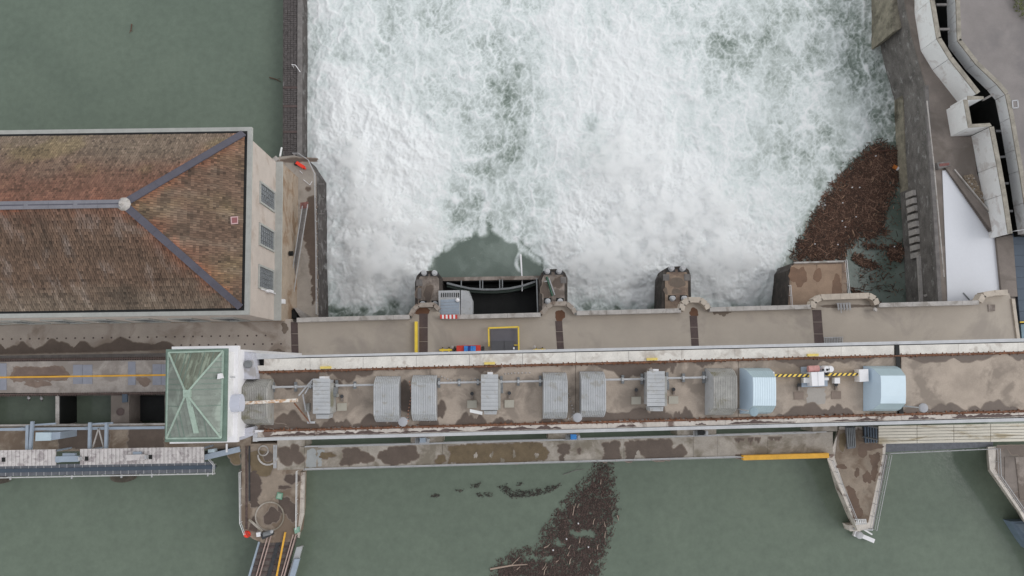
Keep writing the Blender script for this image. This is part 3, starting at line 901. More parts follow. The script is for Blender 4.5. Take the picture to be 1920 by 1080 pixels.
stains(ter, -6, [ragged(571, 594, 430, 52, 0, 31, n=30), [(578, 370), (592, 366), (594, 560), (586, 575), (584, 520), (577, 470), (568, 440), (572, 400)], blob(578, 354, 5, 3, seed=3), blob(560, 300, 30, 4, seed=2)], M['wet'])
railing('grey handrail along the terrace edge above the quay wall', [(580, 302), (592.5, 328), (595, 460), (596, 590)], -6, 1.1, 1.8)
railing('short grey handrail at the head of the terrace beside the red hose', [(552, 291), (563, 291), (578, 301)], -6, 1.1, 1.2)
tl = thing('hose_reel', 'bright red hose reel lying by the terrace handrail', 'hose reel', W(562, 309, -6))
MB().bar(W(556, 305, -5.7), W(570, 314, -5.7), .45, .5).build('cover', M['brightred'], tl)
MB().tube(W(553, 306, -5.8), W(557, 307, -5.8), .3, 10).build('drum', M['darksteel'], tl)
MB().tube(W(569, 312, -5.8), W(573, 317, -5.8), .14).build('nozzle', M['brightred'], tl)
tag(MB().bar(W(512, 303, -5.7), W(521, 296, -5.7), .7, .6).build('stone_block', M['parapet']), 'pale stone block at the corner of the station terrace', 'block')
tag(MB().tube(W(525, 293, -5.9), W(528, 277, -6.6), .14).build('pole', M['white_dirty']), 'short white pole leaning out over the calm water by the terrace', 'pole')
tag(MB().tube(W(562, 320, -5.9), W(567, 325, -5.9), .05).tube(W(569, 337, -5.9), W(581, 347, -5.9), .05).tube(W(581, 347, -5.9), W(585, 340, -5.9), .05).build('bent_wire', M['white']), 'bent white wire lying on the terrace floor', 'wire')
# stair along the station wall
ts = thing('stair', 'long grey outdoor stair running down beside the power station wall', 'stair', W(560, 450, -6))
for k in range(34):
    y = 388 + k * 5.2
    xl = 566 - 0.165 * (y - 388)
    z = -2.6 - 0.09 * k
    MB().px([(xl, y), (xl + 8, y), (xl + 7.4, y + 5), (xl - .6, y + 5)], z, z - .25).build('step', M['coping'], ts)
MB().bar(W(577, 383, -1.6), W(548, 566, -4.8), .1, .12).build('handrail', M['rail'], ts)
MB().bar(W(567, 386, -1.6), W(540, 562, -4.8), .1, .12).build('handrail', M['rail'], ts)
MB().px([(563, 380), (577, 378), (577, 390), (563, 391)], -2.5, -2.8).build('landing', M['purple'], ts)
ta = thing('tunnel_portal', 'small pale concrete hood with a dark opening below the station corner', 'portal', W(560, 590, -6))
MB().prism2([W(551, 577, -2.5), W(557, 577, -2.5), W(590, 598, -3.5), W(566, 600, -3.5)], [W(551, 578, -6), W(558, 578, -6), W(588, 598, -6), W(566, 600, -6)]).build('hood', M['parapet'], ta)
MB().px([(540, 582), (556, 581), (557, 597), (540, 598)], -3.2, -6).build('dark_opening', M['black'], ta)

# drifting spray above the jets: clouds of fine droplets with real depth
def spray(cx, cy, rx, ry, zc, rz, dens, seed):
    c = W(cx, cy, zc)
    sx, sy = rx * .083, ry * .083
    mb = MB()
    n, mrow = 20, 12
    vs_, fs_ = [], []
    for i in range(mrow + 1):
        th = math.pi * i / mrow
        for k in range(n):
            a = 2 * math.pi * k / n
            vs_.append(c + Vector((sx * math.sin(th) * math.cos(a), sy * math.sin(th) * math.sin(a), rz * math.cos(th))))
    for i in range(mrow):
        for k in range(n):
            fs_.append((i * n + k, (i + 1) * n + k, (i + 1) * n + (k + 1) % n, i * n + (k + 1) % n))
    mb.add(vs_, fs_)
    m = bpy.data.materials.new('spray_mist'); m.use_nodes = True
    nt = m.node_tree; N, L = nt.nodes, nt.links
    N.remove(N['Principled BSDF'])
    pv = N.new('ShaderNodeVolumePrincipled')
    pv.inputs['Color'].default_value = (1, 1, 1, 1)
    pv.inputs['Anisotropy'].default_value = .2
    g = N.new('ShaderNodeNewGeometry')
    vm = N.new('ShaderNodeVectorMath'); vm.operation = 'SUBTRACT'; vm.inputs[1].default_value = c
    L.new(g.outputs['Position'], vm.inputs[0])
    vd = N.new('ShaderNodeVectorMath'); vd.operation = 'DIVIDE'; vd.inputs[1].default_value = (sx, sy, rz)
    L.new(vm.outputs[0], vd.inputs[0])
    ln = N.new('ShaderNodeVectorMath'); ln.operation = 'LENGTH'
    L.new(vd.outputs[0], ln.inputs[0])
    nz = N.new('ShaderNodeTexNoise'); nz.inputs['Scale'].default_value = .50; nz.inputs['Detail'].default_value = 6; nz.inputs['Roughness'].default_value = .68
    nz.inputs['Distortion'].default_value = .5
    L.new(g.outputs['Position'], nz.inputs['Vector'])
    # noise + 1 - r  -> density
    m1 = N.new('ShaderNodeMath'); m1.operation = 'MULTIPLY_ADD'; m1.inputs[1].default_value = 4.6; m1.inputs[2].default_value = -1.75
    L.new(nz.outputs[0], m1.inputs[0])
    m2 = N.new('ShaderNodeMath'); m2.operation = 'SUBTRACT'
    L.new(m1.outputs[0], m2.inputs[0]); L.new(ln.outputs['Value'], m2.inputs[1])
    m3 = N.new('ShaderNodeMath'); m3.operation = 'MULTIPLY'; m3.inputs[1].default_value = dens; m3.use_clamp = False
    L.new(m2.outputs[0], m3.inputs[0])
    m4 = N.new('ShaderNodeMath'); m4.operation = 'MAXIMUM'; m4.inputs[1].default_value = 0
    L.new(m3.outputs[0], m4.inputs[0])
    L.new(m4.outputs[0], pv.inputs['Density'])
    L.new(pv.outputs[0], N['Material Output'].inputs['Volume'])
    o = mb.build('spray_mist', m)
    tag(o, None, None, None, 'stuff')
for k, a in enumerate(((705, 490, 105, 88), (695, 390, 95, 90), (665, 300, 70, 75), (790, 420, 70, 65), (1140, 486, 125, 84), (1225, 410, 110, 90), (1355, 490, 112, 84), (1330, 400, 120, 90), (1170, 300, 130, 90))):
    spray(*a, -10.2, 4.2 if a[1] > 450 else 3.4, 2.3 if a[1] > 450 else 1.6, k)
# ================================================================ POWER STATION
ps = thing('power_station', 'long beige power station with a mossy brown tiled hip roof', 'building', W(330, 420, -6))
ZE = 15.5
ev = [W(-420, 250, ZE), W(472, 238, ZE), W(466, 590, ZE), W(-420, 602, ZE)]      # NW NE SE SW
wl_ = inset(ev, 0.8)
_so = (ev[2] - ev[1]).normalized() * .66
wl_[2] = wl_[2] + _so; wl_[3] = wl_[3] + _so
MB().prism(wl_, ZE - 0.9, 2.4).build('wall', M['render'], ps)
def east_out(d, dn=0.02):
    e_ = (wl_[1] - wl_[0]).normalized(); n_ = (wl_[1] - wl_[2]).normalized()
    return [wl_[0] + n_ * dn, wl_[1] + e_ * d + n_ * dn, wl_[2] + e_ * d - n_ * dn, wl_[3] - n_ * dn]
MB().prism(east_out(.75), 2.4, -6.5).build('plinth', M['plinth'], ps)
MB().prism(east_out(.9, .06), 2.75, 2.4).build('ledge', M['cornice'], ps)
MB().prism([wl_[0], wl_[1] + Vector((.3, .3, 0)), wl_[2] + Vector((.3, 0, 0)), wl_[3]], ZE - 0.55, ZE - 1.5).build('frieze', M['render'], ps)
MB().prism(ev, ZE, ZE - 0.55).build('cornice', M['cornice'], ps)
g0, g1 = inset(ev, 0.55), inset(ev, 0.95)
a = MB()
a.prism(inset(ev, 0.5), ZE + 0.02, ZE - .05)
a.build('gutter', M['black'], ps)
rf = inset(ev, 0.85)
rid = Vector(W(233, 383, ZE + 8.6))
ridW = rid + (ev[0] - ev[1]).normalized() * 60
for q in rf: q.z = ZE + 0.05
rf[0] = rf[0] + (ev[0] - ev[1]).normalized() * 20
rf[3] = rf[3] + (ev[0] - ev[1]).normalized() * 20
ridW = Vector((rf[0].x, (rf[0].y + rf[3].y) / 2, rid.z))
base = MB().add([rf[0], rf[1], rf[2], rf[3], rid, ridW], [(1, 0, 5, 4), (2, 1, 4), (3, 2, 4, 5)])
base.build('roof', M['brownroof'], ps)
# tiles: every course laid one by one, joined because each is only two pixels wide
tile_m = bpy.data.materials.new('roof_tiles'); tile_m.use_nodes = True
_b = tile_m.node_tree.nodes['Principled BSDF']; _b.inputs['Roughness'].default_value = .85
_at = tile_m.node_tree.nodes.new('ShaderNodeAttribute'); _at.attribute_name = 'tile_colour'
tile_m.node_tree.links.new(_at.outputs['Color'], _b.inputs['Base Color'])
MATS['roof_tiles'] = tile_m
def tiles(name, A, B, apexA, apexB, seed, pal):
    """A->B eave, apexA/apexB top ends above A and B"""
    u = (B - A).normalized()
    up = (apexA - A) - u * (apexA - A).dot(u)
    Lup = up.length
    up = up / Lup
    nrm = u.cross(up)
    if nrm.z < 0: nrm = -nrm
    LA = (apexA - A).dot(u); LB = (apexB - A).dot(u); L0 = (B - A).length
    tw, tl_ = 0.27, 0.36
    rng = np.random.default_rng(seed)
    V, Fc, C = [], [], []
    for r in range(int(Lup / tl_)):
        v0 = r * tl_; t = v0 / Lup
        s0, s1 = LA * t, L0 + (LB - L0) * t
        n = int((s1 - s0) / tw)
        off = (s1 - s0 - n * tw) / 2
        for c in range(n):
            sa = s0 + off + c * tw + rng.normal(0, .012)
            P0 = A + u * sa + up * v0
            if to_vis and P0.x < xcut: continue
            h = 0.045 + abs(rng.normal(0, .018))
            w_ = tw - .045
            p = [P0 + nrm * h * 1.6, P0 + u * w_ + nrm * h * 1.6, P0 + u * w_ + up * (tl_ * 1.12) + nrm * .01, P0 + up * (tl_ * 1.12) + nrm * .01, P0 - nrm * .01, P0 + u * w_ - nrm * .01]
            b = len(V)
            V += p
            Fc += [(b, b + 1, b + 2, b + 3), (b + 4, b + 5, b + 1, b)]
            C.append((sa, v0))
    C = np.array(C)
    cA, cB = C[:, 0], C[:, 1]
    t = cB / Lup
    # weathering: nearer ridge and hips the clay stays red, moss and lichen sit in patches
    red = np.array(lin((138, 92, 76))); org = np.array(lin((168, 100, 72))); brn = np.array(lin((102, 82, 68))); gry = np.array(lin((124, 112, 98))); drk = np.array(lin((72, 62, 52))); oli = np.array(lin((132, 118, 86))); lil = np.array(lin((132, 122, 116)))
    n1 = fbm(cA / 7, cB / 9, 4, seed + 1); n2 = fbm(cA / 1.6, cB / 4.5, 4, seed + 2); n3 = rng.normal(0, 1, len(C)); n4 = fbm(cA / 2.4, cB / 2.4, 3, seed + 5)
    hipd = np.minimum(np.abs(cA - LA * t) / 1.0 if LA > 1 else 99 + cA * 0, np.abs(L0 + (LB - L0) * t - cA))
    ridge = np.exp(-(1 - t) * Lup / 1.1) if abs(LB - LA) > 1 else 0 * t
    col = np.tile(brn, (len(C), 1)) if pal != 'n' else np.tile(brn * .68 + red * .32, (len(C), 1))
    def blend(c, wgt):
        wgt = np.clip(wgt, 0, 1)[:, None]
        return col * (1 - wgt) + c * wgt
    if pal == 'n':
        col = blend(gry, sst(0.75, .1, t + .35 * n1) * .8)
        col = blend(oli, sst(.1, .35, n1) * sst(.9, .3, t) * .55)
        col = blend(red, sst(.45, 1.0, t + .5 * n2) * .24)
    elif pal == 's':
        col = blend(lil, sst(.05, .5, n2) * .45)
        col = blend(gry, sst(.35, 0, t + .15 * n4) * .6)
        col = blend(drk, sst(.1, .4, n1) * .5)
    else:
        col = col * 1.15  # east slope brightened in colour to offset the weaker light on it
        col = blend(oli, sst(-.1, .35, n1) * .45)
        col = blend(gry, sst(.0, .35, n2) * .35)
        col = blend(drk, sst(.05, .4, -n4) * .5)
    col = col * .9
    col = blend(org, np.exp(-hipd / 1.0) * sst(-.4, .2, n4) * .8)
    col = blend(red, ridge * .4)
    col = blend(org, ridge * sst(0.1, .4, n4) * .5)
    strk = fbm(cA * 1.3, cB / 6, 3, seed + 9) ; rown = rng.normal(0, 1, 200)[(cB / tl_).astype(int)]
    col = col * np.clip(1 + .19 * n3 + .2 * n2 + .35 * strk + .05 * rown, .4, 1.7)[:, None]
    m_ = bpy.data.meshes.new(name)
    off = wloc(ps)
    m_.from_pydata([q - off for q in V], [], Fc)
    ca = m_.attributes.new('tile_colour', 'FLOAT_COLOR', 'FACE')
    full = np.ones((len(Fc), 4), np.float32)
    full[:, :3] = np.repeat(col, 2, axis=0)
    ca.data.foreach_set('color', full.ravel())
    m_.materials.append(tile_m)
    o = bpy.data.objects.new(name, m_); COL.objects.link(o); o.parent = ps
    o['kind'] = 'stuff'
    return o
to_vis, xcut = True, W(-90, 400, ZE).x
tiles('roof_tile', rf[0], rf[1], ridW, rid, 5, 'n')
tiles('roof_tile', rf[3], rf[2], ridW, rid, 15, 's')
tiles('roof_tile', rf[2], rf[1], rid, rid, 25, 'e')
def strip(name, p, q, wd, m, n=8):
    d = (q - p) / n
    for k in range(n):
        MB().bar(p + d * k + d * .004 + Vector((0, 0, .16)), p + d * (k + .996) + Vector((0, 0, .16 + .012 * (k % 2))), wd, .16).build(name, m, ps)
strip('hip_cap', rf[1] + Vector((0, 0, .12)), rid + Vector((0, 0, .1)), .82, M['lead'])
strip('hip_cap', rf[2] + Vector((0, 0, .12)), rid + Vector((0, 0, .1)), .82, M['lead'])
e = (ridW - rid).normalized()
strip('ridge_cap', rid + Vector((0, 0, .14)), rid + e * 26 + Vector((0, 0, .14)), .88, M['lead_light'], 10)
MB().bar(rid + Vector((0, 0, .34)), rid + e * 26 + Vector((0, 0, .34)), .12, .1).build('ridge_roll', M['lead'], ps)
MB().lathe(rid + Vector((0, 0, .1)), [(.75, 0), (.55, .25), (.25, .35), (.15, .8)], 10).build('finial', M['parapet'], ps)
# roof light and snow guard
def on_plane(x, y, A, B, Cc):
    n = (B - A).cross(Cc - A)
    o = cam.location; d = RM @ Vector(((x - 960) / F, (540 - y) / F, -1))
    return Vector(o) + d * ((A - Vector(o)).dot(n) / d.dot(n))
def onE(x, y): return on_plane(x, y, rf[1], rf[2], rid)
sk = [onE(431, 407), onE(445, 406), onE(445, 420), onE(432, 421)]
nE = (rf[1] - rf[2]).cross(rid - rf[2]).normalized()
if nE.z < 0: nE = -nE
fr = MB().prism2([p + nE * .22 for p in sk], [p for p in sk]).build('roof_light', mat('pink_frame', (178, 150, 150), var=.1), ps)
c0 = sum(sk, Vector()) / 4
MB().prism2([c0 + (p - c0) * .72 + nE * .25 for p in sk], [c0 + (p - c0) * .72 + nE * .2 for p in sk]).build('pane', mat('reddish_glass', (120, 72, 74), var=.1, rough=.3), fr)
# windows: east wall (three) and south wall (seven)
def wall_window(A, B, z0, z1, outd):
    """A,B: ends on the wall line"""
    u = (B - A).normalized(); o = outd * 0.02
    def P(s, z, k=0): 
        q = A + u * s + outd * k
        return Vector((q.x, q.y, z))
    L = (B - A).length
    f = MB()
    for s0, s1, za, zb in ((-.25, 0, z0 - .25, z1 + .25), (L, L + .25, z0 - .25, z1 + .25), (0, L, z1, z1 + .25), (0, L, z0 - .25, z0)):
        f.add([P(s0, za), P(s1, za), P(s1, zb), P(s0, zb), P(s0, za, .18), P(s1, za, .18), P(s1, zb, .18), P(s0, zb, .18)],
              [(3, 2, 1, 0), (4, 5, 6, 7), (0, 1, 5, 4), (1, 2, 6, 5), (2, 3, 7, 6), (3, 0, 4, 7)])
    fo_ = f.build('window', M['cornice'], ps)
    MB().add([P(0, z0, .02), P(L, z0, .02), P(L, z1, .02), P(0, z1, .02)], [(0, 1, 2, 3)]).build('pane', M['glass'], fo_)
    b = MB()
    for k in range(1, 4): b.bar(P(L * k / 4, z0, .05), P(L * k / 4, z1, .05), .05, .05)
    for k in range(1, 7): b.bar(P(0, z0 + (z1 - z0) * k / 7, .05), P(L, z0 + (z1 - z0) * k / 7, .05), .05, .05)
    b.build('glazing_bars', M['greysteel'], fo_)
eastd = Vector((1, 0, 0)); 
ue = (wl_[1] - wl_[2]).normalized(); oute = Vector((ue.y, -ue.x, 0)); 
if oute.x < 0: oute = -oute
def east_at(py):  # point of east wall line whose pixel row at z=9.5 is py
    lo, hi = wl_[1].copy(), wl_[2].copy()
    for _ in range(30):
        mdl = (lo + hi) / 2
        _, yy = to_px(np.array([mdl.x]), np.array([mdl.y]), np.array([9.5]))
        if yy[0] < py: lo = mdl
        else: hi = mdl
    return Vector(((lo.x + hi.x) / 2, (lo.y + hi.y) / 2, 0))
for ya, yb in ((343, 377), (421, 456), (499, 537)):
    wall_window(east_at(yb), east_at(ya), 3.5, 9.5, oute)
us = (wl_[3] - wl_[2]).normalized(); outs = Vector((us.y, -us.x, 0))
if outs.y > 0: outs = -outs
for k in range(7):
    s = 3.2 + 5.25 * k
    wall_window(wl_[2] + us * (s + 2.4), wl_[2] + us * s, 3.5, 9.5, outs)
# small things on the east wall
q = east_at(541) + oute * .15
MB().tube(Vector((q.x, q.y, 2.8)), Vector((q.x, q.y, 8.8)), .09).build('downpipe', M['white'], ps)
MB().bar(Vector((q.x, q.y, 5.0)) + oute * .1, Vector((q.x, q.y, 6.6)) + oute * .1, .7, .35).build('meter_box', M['white'], ps)
q = east_at(556) + oute * .9
MB().bar(Vector((q.x, q.y, 1.5)), Vector((q.x, q.y, 2.4)), .6, .6).build('lamp_box', M['white'], ps)
q = east_at(452) + oute * .9
MB().tube(Vector((q.x, q.y, -1.2)), Vector((q.x, q.y, -1.2)) + oute * .5, .35, 12).build('vent_pipe', M['black'], ps)

# ================================================================ HOIST BRIDGE over the gates
ZB = 22.0
hb = thing('hoist_bridge', 'high concrete bridge carrying the gate hoists along the whole weir', 'bridge', W(1100, 740, -1.3))
XE = 2020
def yn(x): return 698 - 0.0257 * (x - 480)      # northern rust rail
def ys(x): return 808 - 0.0257 * (x - 480)      # southern rust rail
def row(x0, x1, f0, d0, f1, d1):
    return [(x0, f0(x0) + d0), (x1, f0(x1) + d0), (x1, f1(x1) + d1), (x0, f1(x0) + d1)]
spans = [(480, 806), (806.8, 1079), (1079.8, 1384), (1384.8, 1682), (1690, XE)]
for a0, a1 in spans:
    MB().px(row(a0, a1, yn, 0, ys, 0), ZB, ZB - 1.6).build('deck_slab', M['deck'], hb)
deck_y = lambda x: 0
def ngt(x): return yn(x) - 24.5 + 0.004 * (x - 480)
for k in range(12):
    a0 = 482 + (1677 - 482) * k / 12; a1 = 482 + (1677 - 482) * (k + 1) / 12 - .5
    if k == 0: a0 = 495
    MB().px(row(a0, a1, ngt, 0, yn, -2.2), ZB + .15, ZB - 1.6).build('side_slab', M['strip'], hb)
for k in range(3):
    a0 = 1685 + 112 * k; a1 = 1685 + 112 * (k + 1) - .5
    MB().px(row(a0, a1, ngt, 0, yn, -2.2), ZB + .15, ZB - 1.6).build('side_slab', M['strip'], hb)
MB().px(row(482, 495, ngt, 12, yn, -2.2), ZB + .15, ZB - 1.6).build('side_slab', M['strip'], hb)
MB().px(row(482, 494.5, ngt, 0, ngt, 12), ZB - .6, ZB - 1.6).build('hatch_pit', M['black'], hb)
MB().px(row(452, XE, ngt, -1.3, ngt, -.3), ZB - .3, ZB - 1.6).build('gutter_gap', M['black'], hb)
MB().px([(448, 657), (478, 662), (560, 666), (XE, ngt(XE) - 8), (XE, ngt(XE) - 1.6), (560, ngt(560) - 1.6), (455, 675)], ZB + .1, ZB - 1.2).build('north_edge_beam', M['edge'], hb)
for f, lab, dd in ((yn, 'north', (-2.2, 2.2)), (ys, 'south', (-2.2, 2.4))):
    r = MB(); r.px(row(484, XE, f, dd[0], f, dd[1]), ZB + .06, ZB - .1)
    r.build('rail_bed', M['rust'], hb)
    r = MB(); r.bar(W(484, f(484), ZB + .16), W(XE, f(XE), ZB + .16), .14, .2)
    r.build('crane_rail', M['rust'], hb)
    src = None
    n = 150
    for k in range(n):
        x = 486 + (1930 - 486) * k / n
        p = W(x, f(x) - .2, ZB + .06)
        if src is None:
            src = MB().bar(p + Vector((0, -.17, .05)), p + Vector((0, .19, .05)), .13, .1).build('rail_clip', M['rust'], hb); s0 = p.copy()
        else:
            o_ = share(src, 'rail_clip', hb, p - s0 + Vector((random.uniform(-.15, .15), random.uniform(-.08, .08), 0)))
for k in range(14):
    a0 = 480 + (XE - 480) * k / 14; a1 = 480 + (XE - 480) * (k + 1) / 14 - .5
    MB().px(row(a0, a1, ys, 2.4, ys, 12.3 - 1.6 * k / 14), ZB + .05, ZB - 1.6).build('side_slab', M['strip_dirty'], hb)
MB().px(row(474, XE, ys, 12.8, ys, 18.8), ZB + .35, ZB - 1.6).build('south_edge_beam', M['edge'], hb)
MB().px([(474, 800), (482, 800), (482, 828), (474, 828)], ZB + .3, ZB - 1.6).build('end_beam', M['edge'], hb)
MB().bar(W(1682, 646, ZB + .22), W(1690, 778, ZB + .22), .45, .06).build('joint_gap', M['black'], hb)
for x in (610, 918, 1223, 1525):
    MB().px([(x - 10, yn(x) - 7.6), (x + 10, yn(x) - 8), (x + 10, yn(x) - 3.4), (x - 10, yn(x) - 3)], ZB + .5, ZB + .15).build('yellow_step', M['pale_yellow'], hb)
MB().px(row(486, XE, ngt, 2, ys, 10), ZB - 1.61, ZB - 3.2, ZB).build('underside', M['pier'], hb)
rr = random.Random(77)
for k in range(46):
    x = rr.uniform(500, 1900); w_ = rr.uniform(2, 9)
    MB().px([(x, ys(x) - 2.2), (x + w_, ys(x + w_) - 2.2), (x + w_, ys(x + w_) - .6), (x, ys(x) - .6)], ZB + .1, ZB + .06).build('pale_shim', M['parapet'], hb)
# pillars down to the piers
for xa, xb, yb in ((782, 826, 0), (1013, 1062, 0), (1243, 1296, 0), (1480, 1590, 0), (1700, 1760, 0), (545, 590, 0)):
    p0, p1 = W(xa, 660, -6.3), W(xb, 660, -6.3)
    yA, yB = W(1000, 684, ZB).y, W(1000, 800, ZB).y
    mb = MB().prism([Vector((p0.x, yA - .8, 0)), Vector((p1.x, yA - .8, 0)), Vector((p1.x, yB + .8, 0)), Vector((p0.x, yB + .8, 0))], ZB - 3.2, -6.4)
    mb.build('pillar', M['pier'], hb)

# wet stains that creep in from both rails
ST_N = [(500, 600, 34), (612, 700, 22), (845, 980, 0), (888, 940, 12), (1120, 1260, 30), (1252, 1268, 20), (1300, 1340, 10), (1455, 1570, 16), (1560, 1640, 10), (1700, 1865, 16), (1890, 1960, 14)]
P_ = []
for k, (a0, a1, d) in enumerate(ST_N):
    if d: P_.append(ragged(a0, a1, yn(a0) + 1.5, d, -.0257, 40 + k, up=False))
ST_S = [(486, 600, 34), (600, 660, 20), (660, 760, 26), (780, 822, 20), (854, 912, 24), (920, 962, 12), (1010, 1060, 10), (1085, 1240, 26), (1200, 1262, 34), (1262, 1302, 22), (1455, 1600, 24), (1540, 1600, 20), (1690, 1810, 20), (1815, 1910, 20)]
for k, (a0, a1, d) in enumerate(ST_S):
    P_.append(ragged(a0, a1, ys(a0) - 1.6, d, -.0257, 60 + k, up=True))
P_ += [blob(826, 768, 9, 16, seed=3), blob(620, 720, 20, 9, seed=5, rough=.2), blob(760, 745, 12, 30, seed=9, rough=.2), blob(520, 800, 20, 6, seed=2)]
stains(hb, ZB, P_, M['wet'])
P_ = []
rr = random.Random(5)
for k in range(30):
    x = rr.uniform(500, 1900)
    P_.append(ragged(x, x + rr.uniform(20, 90), ys(x) + 11.6 - 1.6 * (x - 480) / 1540 - .6, rr.uniform(3, 8), -.0257, 90 + k, up=True, n=20))
stains(hb, ZB + .05, P_, mat('black_brown_stain', (92, 78, 74), rough=.6))

# ---------------------------------------------------------------- hoods, sheds and machinery on the bridge
def hood(label, x0, x1, y0, y1, h, m, ribs, m2=None, ch=(.17, .83), skew=0.0, group='ribbed steel hoods over the hoist wheels', gm=None, hip=0.0):
    """ribbed arched hood; the sheets run north-south over a cranked profile"""
    zb = ZB + .05
    zm = zb + h * .5
    SW, SE, NW = W(x0, y1, zm), W(x1, y1, zm), W(x0, y0, zm)
    u = SE - SW; v = NW - SW
    Lu = u.length
    u.normalize(); Lv = v.length; v.normalize()
    t = thing('hoist_hood', label, 'hood', Vector((SW.x, SW.y, zb)) + u * Lu / 2, group)
    prof = [(0, 0), (.015, .25), (.06, .55), (ch[0], .97), (.35, 1.0), (.65, 1.0), (ch[1], .97), (.94, .55), (.985, .25), (1, 0)]
    cols = ribs * 4
    def part(name, i0, i1, mm, prt=t):
        a = MB(); vs = []
        for k in range(cols + 1):
            s = Lu * k / cols
            d = ((0.085 if ribs > 15 else .05) if k % 4 in (1, 2) else 0) if ribs > 10 else (.014 if k % 4 in (1, 2) and ribs > 3 else 0)
            for tt, hh in prof[i0:i1 + 1]:
                c = (tt - .5) * 2
                vs.append(SW + u * (s + (Lu - s) / Lu * hip * hh) + v * (Lv * .5 + (Lv * .5 + d) * c * (1 if abs(c) > .7 else 1)) + Vector((0, 0, zb - zm + h * hh + (d if hh > .5 else 0))))
        n = i1 - i0 + 1
        fs = [(k * n + j, k * n + n + j, k * n + n + j + 1, k * n + j + 1) for k in range(cols) for j in range(n - 1)]
        a.add(vs, fs)
        return a.build(name, mm, prt)
    part('roof_sheet', 3, 6, m)
    part('south_sheet', 0, 3, m2 or m)
    part('north_sheet', 6, 9, m2 or m)
    for s, nm in ((0.02, 'gable'), (Lu - .02, 'gable')):
        a = MB(); vs = []
        for tt, hh in prof: vs.append(SW + u * (s + (Lu - s) / Lu * hip * hh) + v * Lv * tt + Vector((0, 0, zb - zm + h * hh - .02)))
        fs = [tuple(range(len(vs)))] if s > 1 else [tuple(range(len(vs) - 1, -1, -1))]
        a.add(vs, fs).build(nm, gm or m2 or m, t)
    return t
hood('weathered ribbed hood right against the green roofed tower, crossed by a rusty beam', 455, 508, 712, 797, 2.3, M['corr2'], 16)
hood('light ribbed hood to the right of the first small shed', 703, 750, 706, 792, 2.0, M['corr'], 14)
hood('light ribbed hood fourth from the tower, just left of the dark oval stain', 773, 819, 704, 790, 2.0, M['corr'], 14)
hood('light ribbed hood to the left of the dotted chain and lamp disc at mid bridge', 1018, 1063, 699, 786, 2.0, M['corr'], 14)
hood('light ribbed hood to the right of the lamp disc at mid bridge', 1088, 1134, 697, 783, 2.0, M['corr'], 14)
hood('weathered ribbed hood with brown specks beside the smooth pale blue hood', 1326, 1377, 691, 779, 2.0, M['corr2'], 14, hip=.4, gm=M['corr'])
hood('smooth pale blue hood beside the weathered ribbed one, a small disc on its edge', 1393, 1448, 690, 777, 2.3, M['blue'], 10, M['blue_shaded'], (.2, .8), hip=.7, gm=M['blue_gable_shaded'], group='smooth pale blue hoods')
hood('smooth pale blue hood beside the dark joint of the bridge', 1628, 1688, 686, 772, 2.3, M['blue'], 3, M['blue_shaded'], (.19, .79), hip=.8, gm=M['blue_gable_shaded'], group='smooth pale blue hoods')

def shed(label, x0, x1, y0, y1, y2, side=1):
    zb = ZB; h = 2.4
    zt = zb + h
    t = thing('machine_shed', label, 'shed', W((x0 + x1) / 2, y1, zb), 'small grey sheds between the hoods')
    c = [W(x0, y0, zt), W(x1, y0, zt), W(x1, y1, zt), W(x0, y1, zt)]
    MB().prism(inset(c, .15), zt - .1, zb).build('wall', M['corr'], t)
    n = 9
    for k in range(n):
        a, b = k / n, (k + 1) / n - .006
        L = lambda f, s: c[s[0]] + (c[s[1]] - c[s[0]]) * f
        pts = [L(a, (0, 3)), L(a, (1, 2)), L(b, (1, 2)), L(b, (0, 3))]
        z1 = zt + .10
        MB().prism(pts, z1, zt - .1).build('roof_panel', M['corr'], t)
    MB().px([(x0 + 5, y1 + 1), (x1 - 2, y1 + 1), (x1 - 3, y2), (x0 + 6, y2)], zt - .35, zb).build('porch', M['blue_shaded'] if False else M['corr'], t)
    MB().px([(x1 + .3, y0 + 8), (x1 + 4.5, y0 + 12), (x1 + 4.5, y1 - 2), (x1 + .3, y1)], zt - .6, zb).build('lean_to', M['corr2'], t)
    MB().px([(x0 + 12, y0 - 4), (x0 + 22, y0 - 4), (x0 + 22, y0 + 2), (x0 + 12, y0 + 2)], zt - .2, zb).build('control_box', M['white'], t)
    return t
shed('small grey shed with a grey lean-to, nearest the green roofed tower', 587, 619, 710, 776, 785)
sB = shed('small grey shed whose pale door panel stands open to the left', 902, 934, 702, 769, 777)
MB().px([(881, 767), (905, 772), (904, 778), (881, 773)], ZB + 1.9, ZB + 1.75).build('open_door', M['white_dirty'], sB)
shed('small grey shed just left of the weathered hood with brown specks', 1213, 1246, 696, 762, 771)

# drive shafts with bearing blocks
def shaft(label, x0, x1, y, bear, m=-.02):
    z = ZB + .8
    f = lambda x: y + m * (x - x0)
    t = thing('drive_shaft', label, 'shaft', W(x0, y, ZB), 'drive shafts linking hoods and sheds')
    MB().tube(W(x0, y, z), W(x1, f(x1), z), .11, 8).build('shaft', M['rail'], t)
    for x, hh in bear:
        MB().px([(x - 2.5, f(x) - hh), (x + 2.5, f(x) - hh), (x + 2.5, f(x) + hh), (x - 2.5, f(x) + hh)], ZB + .25, ZB).build('bearing_foot', M['greysteel'], t)
        MB().px([(x - 1.6, f(x) - 3.2), (x + 1.6, f(x) - 3.2), (x + 1.6, f(x) + 3.2), (x - 1.6, f(x) + 3.2)], ZB + 1.1, ZB + .25).build('bearing_block', M['corr'], t)
    return t
shaft('drive shaft between the hood at the tower and the first small shed', 510, 588, 726, [(512, 9), (554, 9), (582, 4)])
shaft('drive shaft between the first small shed and the hood to its right', 628, 704, 723, [(631, 10), (665, 7)])
